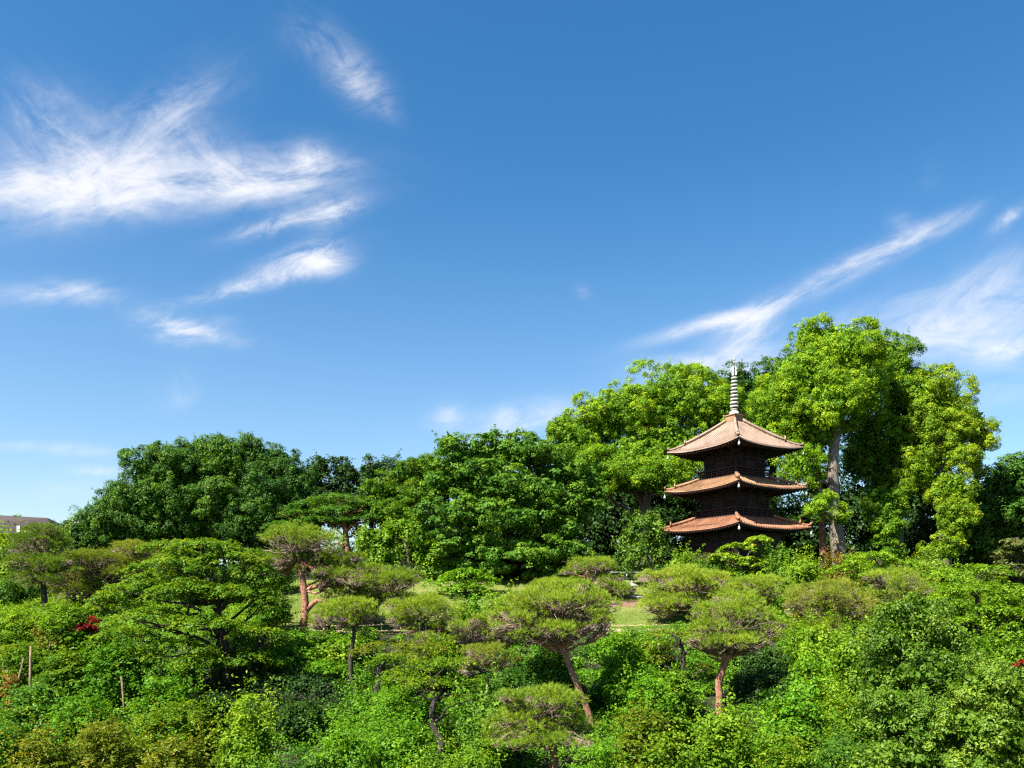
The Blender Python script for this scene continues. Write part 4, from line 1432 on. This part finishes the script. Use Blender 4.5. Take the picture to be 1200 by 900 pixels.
broad_tree('leafy_tree', 35.5, [(1075, 935, 7), (1071, 880, 6), (1066, 820, 5), (1068, 770, 3.5)],
           [(1070, 722, 36, 22), (1045, 750, 36, 24), (1100, 745, 38, 24), (1040, 790, 40, 26), (1085, 790, 42, 28, -1), (1125, 785, 34, 26), (1050, 835, 44, 28, -1), (1100, 840, 46, 30, -1.5), (1140, 830, 36, 28), (1065, 885, 46, 26, -1.6)],
           'large glossy leaved tree filling the right foreground', 'glossy', leaf=.150, cl=.40, per=56, tint=.45, fill=.7, up=.5, jit=.6, amp=.2, droop=.3, w=.45)
broad_tree('leafy_tree', 32.5, [(1165, 960, 6), (1163, 900, 5), (1160, 850, 4)],
           [(1160, 800, 36, 24), (1195, 815, 34, 26), (1140, 850, 36, 26), (1180, 860, 40, 28), (1150, 895, 40, 22), (1205, 890, 30, 28)],
           'drooping pale glossy tree in the bottom right corner', 'glossy', leaf=.140, cl=.38, per=58, tint=.55, fill=.7, flat=.5, droop=.5, w=.42)
broad_tree('maple_tree', 47, [(1148, 790, 3.4), (1146, 740, 3), (1145, 700, 2.2)],
           [(1120, 672, 30, 9), (1155, 668, 30, 9), (1140, 690, 38, 10, -.6), (1180, 690, 28, 10), (1110, 700, 28, 10, -.4), (1160, 715, 40, 12, -.8), (1195, 720, 26, 12), (1130, 730, 34, 11, -.8)],
           'bright green maple at the right below the brownish feathery conifer', 'fresh', leaf=.15, cl=.42, per=40, style='pads', tint=.5)
broad_tree('maple_tree', 54, [(1035, 690, 3), (1033, 670, 2.4), (1030, 655, 1.8)], [(1020, 652, 28, 8), (1050, 660, 26, 8), (1000, 666, 24, 8), (1078, 668, 20, 8), (1030, 672, 30, 8, -.5)],
           'light green spreading maple at the foot of the second camphor', 'fresh', leaf=.17, cl=.42, per=40, style='pads', tint=.45)
broad_tree('red_maple', 46, [(106, 770, 2), (106, 750, 1.6), (107, 735, 1.2)], [(108, 727, 10, 4), (100, 734, 11, 4, -.2), (110, 738, 9, 4, .2)],
           'small crimson leaved maple at the left under the large spreading maple', 'red', leaf=.14, cl=.26, per=30, style='pads', tint=.4, dens=1.2)

broad_tree('red_maple', 33, [(1196, 800, 1.4), (1196, 790, 1.2), (1195, 781, 1)], [(1196, 775, 6, 2.5, .0), (1191, 779, 4, 2, -.1)],
           'tiny scarlet leaved maple at the right edge among glossy leaves', 'red', leaf=.10, cl=.14, per=20, style='pads', tint=.7)

# ------------------------------------------------------------------ shrubs
SH = [
    # D, px, py, rx, ry, material, style, label, extra
    (61.2, 838, 668, 20, 12, 'layer', 'lobe', 'dark green shrub before the pagoda wall, left of the young maple', dict(leaf=.16, tint=.5)),
    (61, 905, 660, 20, 14, 'layer', 'lobe', 'leafy dark shrub before the pagoda wall, right of the young maple', dict(leaf=.17, tint=.5)),
    (60.5, 868, 678, 24, 11, 'fresh', 'lobe', 'green shrub at the foot of the light green young maple', dict(leaf=.16, tint=.35)),
    (48.2, 610, 728, 20, 13, 'fresh', 'pads', 'small green shrub on the fence line behind the leaning pine crown', dict(leaf=.15, tint=.5)),
    (59.5, 803, 660, 16, 12, 'fresh', 'lobe', 'round green shrub at the left corner of the pagoda base', dict(leaf=.18)),
    (58, 785, 676, 12, 8, 'layer', 'lobe', 'small dark shrub beside the wide domed pine near the white fence', dict(leaf=.16)),
    (57, 940, 670, 21, 17, 'yellow', 'lobe', 'rounded yellow green shrub right of the young maple by the pagoda', dict(leaf=.2, tint=.4)),
    (57.5, 984, 664, 18, 13, 'rust', 'lobe', 'orange tinted shrub at the foot of the thick pale camphor trunk', dict(leaf=.18, tint=.3)),
    (58.5, 912, 672, 14, 12, 'layer', 'lobe', 'dark green shrub between the young maple and the rounded yellow green shrub', dict(leaf=.18)),
    (60, 1010, 672, 18, 12, 'fresh', 'lobe', 'leafy green shrub right of the orange tinted shrub', dict(leaf=.2)),
    (62, 1088, 672, 22, 16, 'glossy', 'lobe', 'tall dark leaved shrub below the golden camphor', dict(leaf=.2)),
    (50, 920, 708, 18, 14, 'bright', 'lobe', 'vivid green shrub between the pale trunked pine and the brownish pine', dict(leaf=.15)),
    (44.5, 945, 745, 26, 20, 'fresh', 'lobe', 'bright leafy shrub below the brownish broad pine, to its left', dict(leaf=.15)),
    (42, 985, 768, 28, 22, 'fresh', 'lobe', 'leafy green shrub on the slope left of the glossy leaved tree top', dict(leaf=.15)),
    (38.8, 950, 792, 26, 20, 'bright', 'lobe', 'fresh green shrub right of the shadow of the fork trunked pine', dict(leaf=.14, tint=.6)),
    (36.2, 985, 822, 30, 22, 'yellow', 'lobe', 'sunny yellow green shrub left of the large glossy leaved tree', dict(leaf=.13, tint=.35)),
    (34, 930, 838, 34, 20, 'bright', 'pads', 'low bright green shrub below the fork trunked pine, to its right', dict(leaf=.12)),
    (32, 985, 872, 36, 22, 'layer', 'lobe', 'green shrub at the bottom, left of the large glossy leaved tree', dict(leaf=.12)),
    (30.5, 915, 888, 40, 20, 'maple', 'pads', 'spreading green shrub at the bottom edge between two yellow ones', dict(leaf=.11, tint=.55)),
    (31.5, 848, 868, 44, 26, 'yellow', 'pads', 'large yellowish maple shrub in front of the forked red trunk', dict(leaf=.11, tint=.32, dens=1.2)),
    (30, 780, 886, 36, 20, 'maple', 'pads', 'mid green maple shrub at the bottom left of the large yellowish one', dict(leaf=.11, tint=.6)),
    (33.5, 752, 858, 34, 22, 'olive', 'pads', 'olive maple shrub at the foot of the leaning red trunk', dict(leaf=.115, tint=.45)),
    (36.5, 765, 822, 34, 22, 'bright', 'pads', 'feathery bright green shrub below the forking black trunk', dict(leaf=.12, tint=.5)),
    (39.5, 735, 782, 34, 20, 'bright', 'pads', 'vivid green shrub right of the top of the leaning red trunk', dict(leaf=.13, tint=.6)),
    (44.5, 722, 758, 24, 12, 'bright', 'pads', 'small vivid shrub at the lawn edge right of the leaning pine crown', dict(leaf=.14, tint=.6)),
    (43.8, 765, 765, 22, 12, 'maple', 'pads', 'olive green low shrub at the lawn edge below the stone lantern', dict(leaf=.14, tint=.6)),
    (40, 682, 828, 20, 18, 'wood', 'pads', 'dim green shrub behind the lower leaning red trunk', dict(leaf=.12, tint=.3)),
    (40.5, 640, 782, 36, 20, 'layer', 'pads', 'green shrub filling the space left of the leaning red trunk', dict(leaf=.13, tint=.45)),
    (38.2, 600, 802, 30, 16, 'wood', 'pads', 'leafy shrub right of the small low pine', dict(leaf=.12, tint=.3)),
    (29.6, 700, 892, 36, 18, 'bright', 'pads', 'bright shrub at the bottom edge right of the low spreading pine', dict(leaf=.105, tint=.45)),
    (35.2, 570, 832, 34, 20, 'layer', 'lobe', 'dark green shrub between the S shaped trunk and the low spreading pine', dict(leaf=.12, tint=.6)),
    (31, 555, 884, 38, 22, 'fresh', 'lobe', 'leafy shrub at the bottom right of the S shaped trunk', dict(leaf=.11, tint=.35)),
    (33, 470, 862, 36, 24, 'bright', 'lobe', 'bright leafy shrub left of the S shaped trunk', dict(leaf=.115, tint=.5)),
    (29.8, 490, 896, 30, 18, 'fresh', 'lobe', 'pale green shrub at the bottom edge under the S shaped trunk', dict(leaf=.105, tint=.5)),
    (31.5, 405, 868, 36, 24, 'bright', 'lobe', 'rounded vivid green shrub at the bottom between the dark hollow and the bright leafy shrub', dict(leaf=.11, tint=.55)),
    (29.5, 362, 894, 36, 20, 'layer', 'lobe', 'green shrub at the bottom edge right of the golden green shrub', dict(leaf=.105, tint=.4)),
    (38.5, 466, 826, 26, 18, 'bright', 'pads', 'vivid fern like shrub right of the long dark wavy trunk foot', dict(leaf=.12, tint=.6)),
    (43, 378, 800, 28, 18, 'bright', 'pads', 'bright shrub left of the long dark wavy trunk', dict(leaf=.13, tint=.4)),
    (44.6, 345, 778, 38, 20, 'bright', 'lobe', 'leafy bright shrub below the red trunked pine', dict(leaf=.15, tint=.45)),
    (44.9, 395, 766, 30, 14, 'fresh', 'lobe', 'green shrub under the bamboo fence left of the wavy trunk', dict(leaf=.14, tint=.4)),
    (42, 325, 812, 30, 16, 'dark', 'pads', 'shrub with shade put into its leaf colour right of the large maple trunk', dict(leaf=.15, tint=.55)),  # dark leaf material stands in for the shade of the hollow
    (37.5, 350, 840, 30, 12, 'dark', 'pads', 'shrub with shade darkened leaves in the hollow above the golden green shrub', dict(leaf=.13, tint=.5)),
    (32.5, 290, 856, 34, 34, 'yellow', 'pads', 'golden green shrub catching the sun at the bottom left', dict(leaf=.115, tint=.42, dens=1.2)),
    (29.8, 300, 900, 36, 16, 'layer', 'lobe', 'dark green shrub at the bottom edge below the golden green shrub', dict(leaf=.11, tint=.6)),
    (34, 205, 850, 44, 22, 'maple', 'pads', 'mid green spreading shrub left of the golden green shrub', dict(leaf=.115, tint=.6)),
    (30.5, 205, 890, 46, 20, 'olive', 'pads', 'olive spreading shrub at the bottom edge, left quarter', dict(leaf=.11, tint=.5)),
    (31.5, 120, 876, 48, 22, 'olive', 'pads', 'large feathery olive shrub at the bottom left', dict(leaf=.11, tint=.38)),
    (34.8, 95, 842, 44, 22, 'bright', 'pads', 'ferny bright shrub between the tall pole and the short pole', dict(leaf=.115, tint=.45)),
    (36.8, 195, 812, 36, 18, 'bright', 'pads', 'fern like shrub right of the short pale pole', dict(leaf=.12, tint=.3)),
    (38.3, 245, 830, 28, 12, 'dark', 'pads', 'shrub with shade coloured leaves below the large spreading maple', dict(leaf=.13, tint=.5)),  # leaves darkened to paint the shade under the maple
    (30.4, 45, 882, 38, 18, 'olive', 'pads', 'shrub flecked with brownish leaves in the bottom left corner', dict(leaf=.11, tint=.45)),
    (36, 40, 826, 34, 18, 'layer', 'pads', 'green shrub around the foot of the tall pale pole', dict(leaf=.12, tint=.35)),
    (32, -5, 860, 34, 24, 'bright', 'pads', 'green shrub cut by the left edge near the bottom', dict(leaf=.12, tint=.4)),
    (41, 80, 788, 40, 20, 'maple', 'pads', 'green maple shrub right of the tall pole top', dict(leaf=.13, tint=.55)),
    (40.8, 135, 775, 34, 18, 'bright', 'pads', 'green shrub above the short pale pole', dict(leaf=.13, tint=.3)),
    (41.5, 20, 776, 34, 18, 'maple', 'pads', 'green maple shrub behind the leaning thin pole', dict(leaf=.13, tint=.6)),
    (39.5, 12, 797, 6, 4, 'rust', 'pads', 'small reddish brown shrub by the leaning thin pole', dict(leaf=.11, tint=.7, lobes=1, cl=.2)),
    (46.8, 20, 736, 36, 16, 'fresh', 'pads', 'pale green maple shrub at the left edge below the dark layered pine', dict(leaf=.15, tint=.45)),
    (45.8, 62, 748, 18, 10, 'rust', 'pads', 'orange brown tipped shrub left of the crimson maple', dict(leaf=.14, tint=.15)),
    (46.5, 78, 722, 30, 14, 'fresh', 'pads', 'green shrub above the orange brown tipped shrub', dict(leaf=.15, tint=.3)),
    (57, 12, 652, 24, 24, 'fresh', 'lobe', 'bright green round shrub at the left edge beneath the brown roof', dict(leaf=.2, tint=.55)),
    (55, 5, 698, 28, 20, 'layer', 'lobe', 'dark shrub at the left edge under the bright round one', dict(leaf=.18, tint=.5)),
    (62, 60, 640, 26, 12, 'fresh', 'lobe', 'green shrub in front of the building between the pine and the evergreens', dict(leaf=.2, tint=.3)),
    (56, 285, 690, 30, 24, 'layer', 'lobe', 'dark shrub behind the right side of the large spreading maple', dict(leaf=.17, tint=.5)),
    (55, 235, 690, 34, 24, 'wood', 'lobe', 'dark evergreen shrub behind the middle of the large spreading maple', dict(leaf=.17, tint=.5)),
    (57, 185, 685, 30, 24, 'layer', 'lobe', 'dark shrub under the pine with rosy bare twigs', dict(leaf=.17, tint=.35)),
    (60, 318, 668, 26, 14, 'wood', 'lobe', 'dark evergreen shrub behind the crown of the tall red trunked pine', dict(leaf=.18, tint=.35)),
    (52, 322, 728, 14, 12, 'layer', 'lobe', 'small shaded shrub at the left end of the lawn', dict(leaf=.15, tint=.45)),
    (48.5, 320, 706, 22, 20, 'layer', 'lobe', 'dark shrub left of the red pine trunk above the stump', dict(leaf=.16, tint=.55)),
    (47.5, 590, 716, 22, 16, 'fresh', 'lobe', 'green shrub at the lawn edge left of the leaning pine crown', dict(leaf=.15, tint=.35)),
    (48.4, 548, 722, 20, 16, 'bright', 'lobe', 'green shrub over the fence between two round pines', dict(leaf=.15, tint=.3)),
    (43.3, 520, 770, 26, 12, 'maple', 'pads', 'olive green shrub below the round bushy pine', dict(leaf=.13, tint=.5)),
    (45, 890, 772, 26, 12, 'dark', 'lobe', 'shrub with leaf colour darkened as shade right of the fork trunked pine', dict(leaf=.15, tint=.6)),  # dark leaves paint the shadow beside the forked pine
    (40.3, 905, 804, 28, 12, 'dark', 'lobe', 'shrub coloured darkest for the shadow of the fork trunked pine', dict(leaf=.14, tint=.45)),
    (39, 790, 806, 24, 16, 'fresh', 'pads', 'green shrub around the forking black trunk foot', dict(leaf=.13, tint=.35)),
    (45.6, 1000, 745, 28, 18, 'glossy', 'lobe', 'glossy dark shrub between the brownish pine and the glossy leaved tree', dict(leaf=.16, tint=.5)),
    (44.5, 1030, 735, 24, 20, 'olive', 'lobe', 'greyish olive shrub under the twiggy round pine', dict(leaf=.14, tint=.3)),
    (40.5, 1175, 758, 34, 16, 'fresh', 'lobe', 'bright shrub at the right edge above the tiny scarlet maple', dict(leaf=.15, tint=.4)),
    (48.5, 1195, 712, 26, 14, 'yellow', 'lobe', 'yellowish green shrub at the right edge under the conifer', dict(leaf=.16, tint=.35)),
    (30, 1020, 898, 36, 16, 'glossy', 'lobe', 'glossy green shrub at the bottom edge under the large leafy tree', dict(leaf=.13, tint=.4)),
]
for D, px, py, rx, ry, mt, st, lab, ex in SH:
    kw = dict(ex)
    lf = kw.get('leaf', .12)
    kw.setdefault('cl', lf * 2.7)
    if st == 'pads':
        kw.setdefault('lobes', 8)
    shrub('shrub', D, px, py, rx, ry, lab, mt, style=st, **kw)


# ------------------------------------------------------------------ ground cover on the slope (nobody could count it)
def ground_cover():
    rng = newrng()
    L = Leaves(rng)
    n = 9600
    y = np.sqrt(rng.uniform(25 ** 2, 48.95 ** 2, n))
    px = rng.uniform(-60, 1260, n)
    x = X_(px, y)
    den = np.sin(x * .5 + y * .3) + np.sin(x * 1.1 - y * .7 + 2) + rng.normal(0, .6, n)
    py = HZ - (ground_z(x, y) - EYE) / y * F
    hol = (((px - 320) / 85) ** 2 + ((py - 825) / 36) ** 2 < 1) | (((px - 905) / 45) ** 2 + ((py - 812) / 26) ** 2 < 1)  # slope spots where shade is put into the undergrowth's leaf colour
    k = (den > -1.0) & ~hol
    hx, hy = x[hol], y[hol]
    x, y = x[k], y[k]
    r = rng.uniform(.25, .7, len(x)) * (1 + .4 * np.sin(x * .9 + y * .5) * np.sin(y * 1.1))
    z = ground_z(x, y) + r * .45
    cc = np.stack([x, y, z], 1)
    out = np.tile(np.array([0, -.25, 1.0]), (len(x), 1))
    hue = .5 + .16 * np.sin(x * .35 + 1) + .12 * np.sin(y * .9 + x * .2)
    for lo in range(4):
        s = slice(lo, None, 4)
        clump_leaves(L, cc[s], out[s], r[s], 60, .14, .75, .7, .55, .42, .26)
    me = L.mesh('ground_cover', np.zeros(3))
    o = link('ground_cover', me, M['bright'])
    props(o, 'low bright green undergrowth covering the garden slope', 'undergrowth', kind='stuff')
    L = Leaves(rng)
    hr = rng.uniform(.3, .75, len(hx))
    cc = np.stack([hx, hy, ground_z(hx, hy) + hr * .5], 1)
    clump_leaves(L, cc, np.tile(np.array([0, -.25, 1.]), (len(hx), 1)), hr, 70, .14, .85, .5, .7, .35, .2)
    o = link('shade_toned_hollow_cover', L.mesh('shade_toned_hollow_cover', np.zeros(3)), M['dark'])
    props(o, 'undergrowth in the slope hollows with shade put into its leaf colour', 'undergrowth', kind='stuff')
    # beyond the lawn: low cover under the big trees, shade put into its leaf colour
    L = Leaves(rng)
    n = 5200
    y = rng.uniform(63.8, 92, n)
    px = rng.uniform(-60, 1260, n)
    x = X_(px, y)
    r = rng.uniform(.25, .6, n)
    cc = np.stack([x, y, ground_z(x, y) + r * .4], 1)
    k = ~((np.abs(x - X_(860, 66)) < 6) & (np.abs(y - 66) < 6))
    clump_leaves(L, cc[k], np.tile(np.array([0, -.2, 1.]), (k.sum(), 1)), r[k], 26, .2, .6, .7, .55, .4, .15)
    o = link('shade_toned_undergrowth', L.mesh('shade_toned_undergrowth', np.zeros(3)), M['dark'])
    props(o, 'low undergrowth beneath the trees behind the lawn, leaf colour darkened as shade', 'undergrowth', kind='stuff')
    # low plants beside the lawn, left and right
    L = Leaves(rng)
    n = 5200
    y = rng.uniform(48, 65, n)
    px = np.where(rng.uniform(size=n) < .5, rng.uniform(-60, 318, n), rng.uniform(905, 1260, n))
    x = X_(px, y)
    r = rng.uniform(.3, .75, n)
    cc = np.stack([x, y, ground_z(x, y) + r * .45], 1)
    clump_leaves(L, cc, np.tile(np.array([0, -.25, 1.]), (n, 1)), r, 46, .16, .8, .7, .55, .42, .18)
    o = link('side_undergrowth', L.mesh('side_undergrowth', np.zeros(3)), M['fresh'])
    props(o, 'low green undergrowth to the left and right of the lawn', 'undergrowth', kind='stuff')
    # short grass blades on the lawn
    n = 90000
    y = rng.uniform(49.9, 63.2, n)
    px = rng.uniform(300, 925, n)
    x = X_(px, y)
    k = ~((px > 600) & (px < 745) & (y > 55.5) & (y < 57.4))
    x, y = x[k], y[k]
    p = np.stack([x, y, ground_z(x, y) + .03], 1)
    d = unit(np.array([0, 0, 1.]) + .45 * rng.normal(size=p.shape))
    sd = unit(np.cross(d, rng.normal(size=p.shape))) * .012
    l = rng.uniform(.05, .11, (len(p), 1))
    v = np.stack([p - sd, p + sd, p + d * l], 1).reshape(-1, 3)
    o = link('lawn_grass', poly_mesh('lawn_grass', v, 3, rng.normal(.5, .2, len(p)).clip(0, 1)), M['grass'])
    props(o, 'short mown grass of the sunny lawn', 'grass', kind='stuff')


ground_cover()
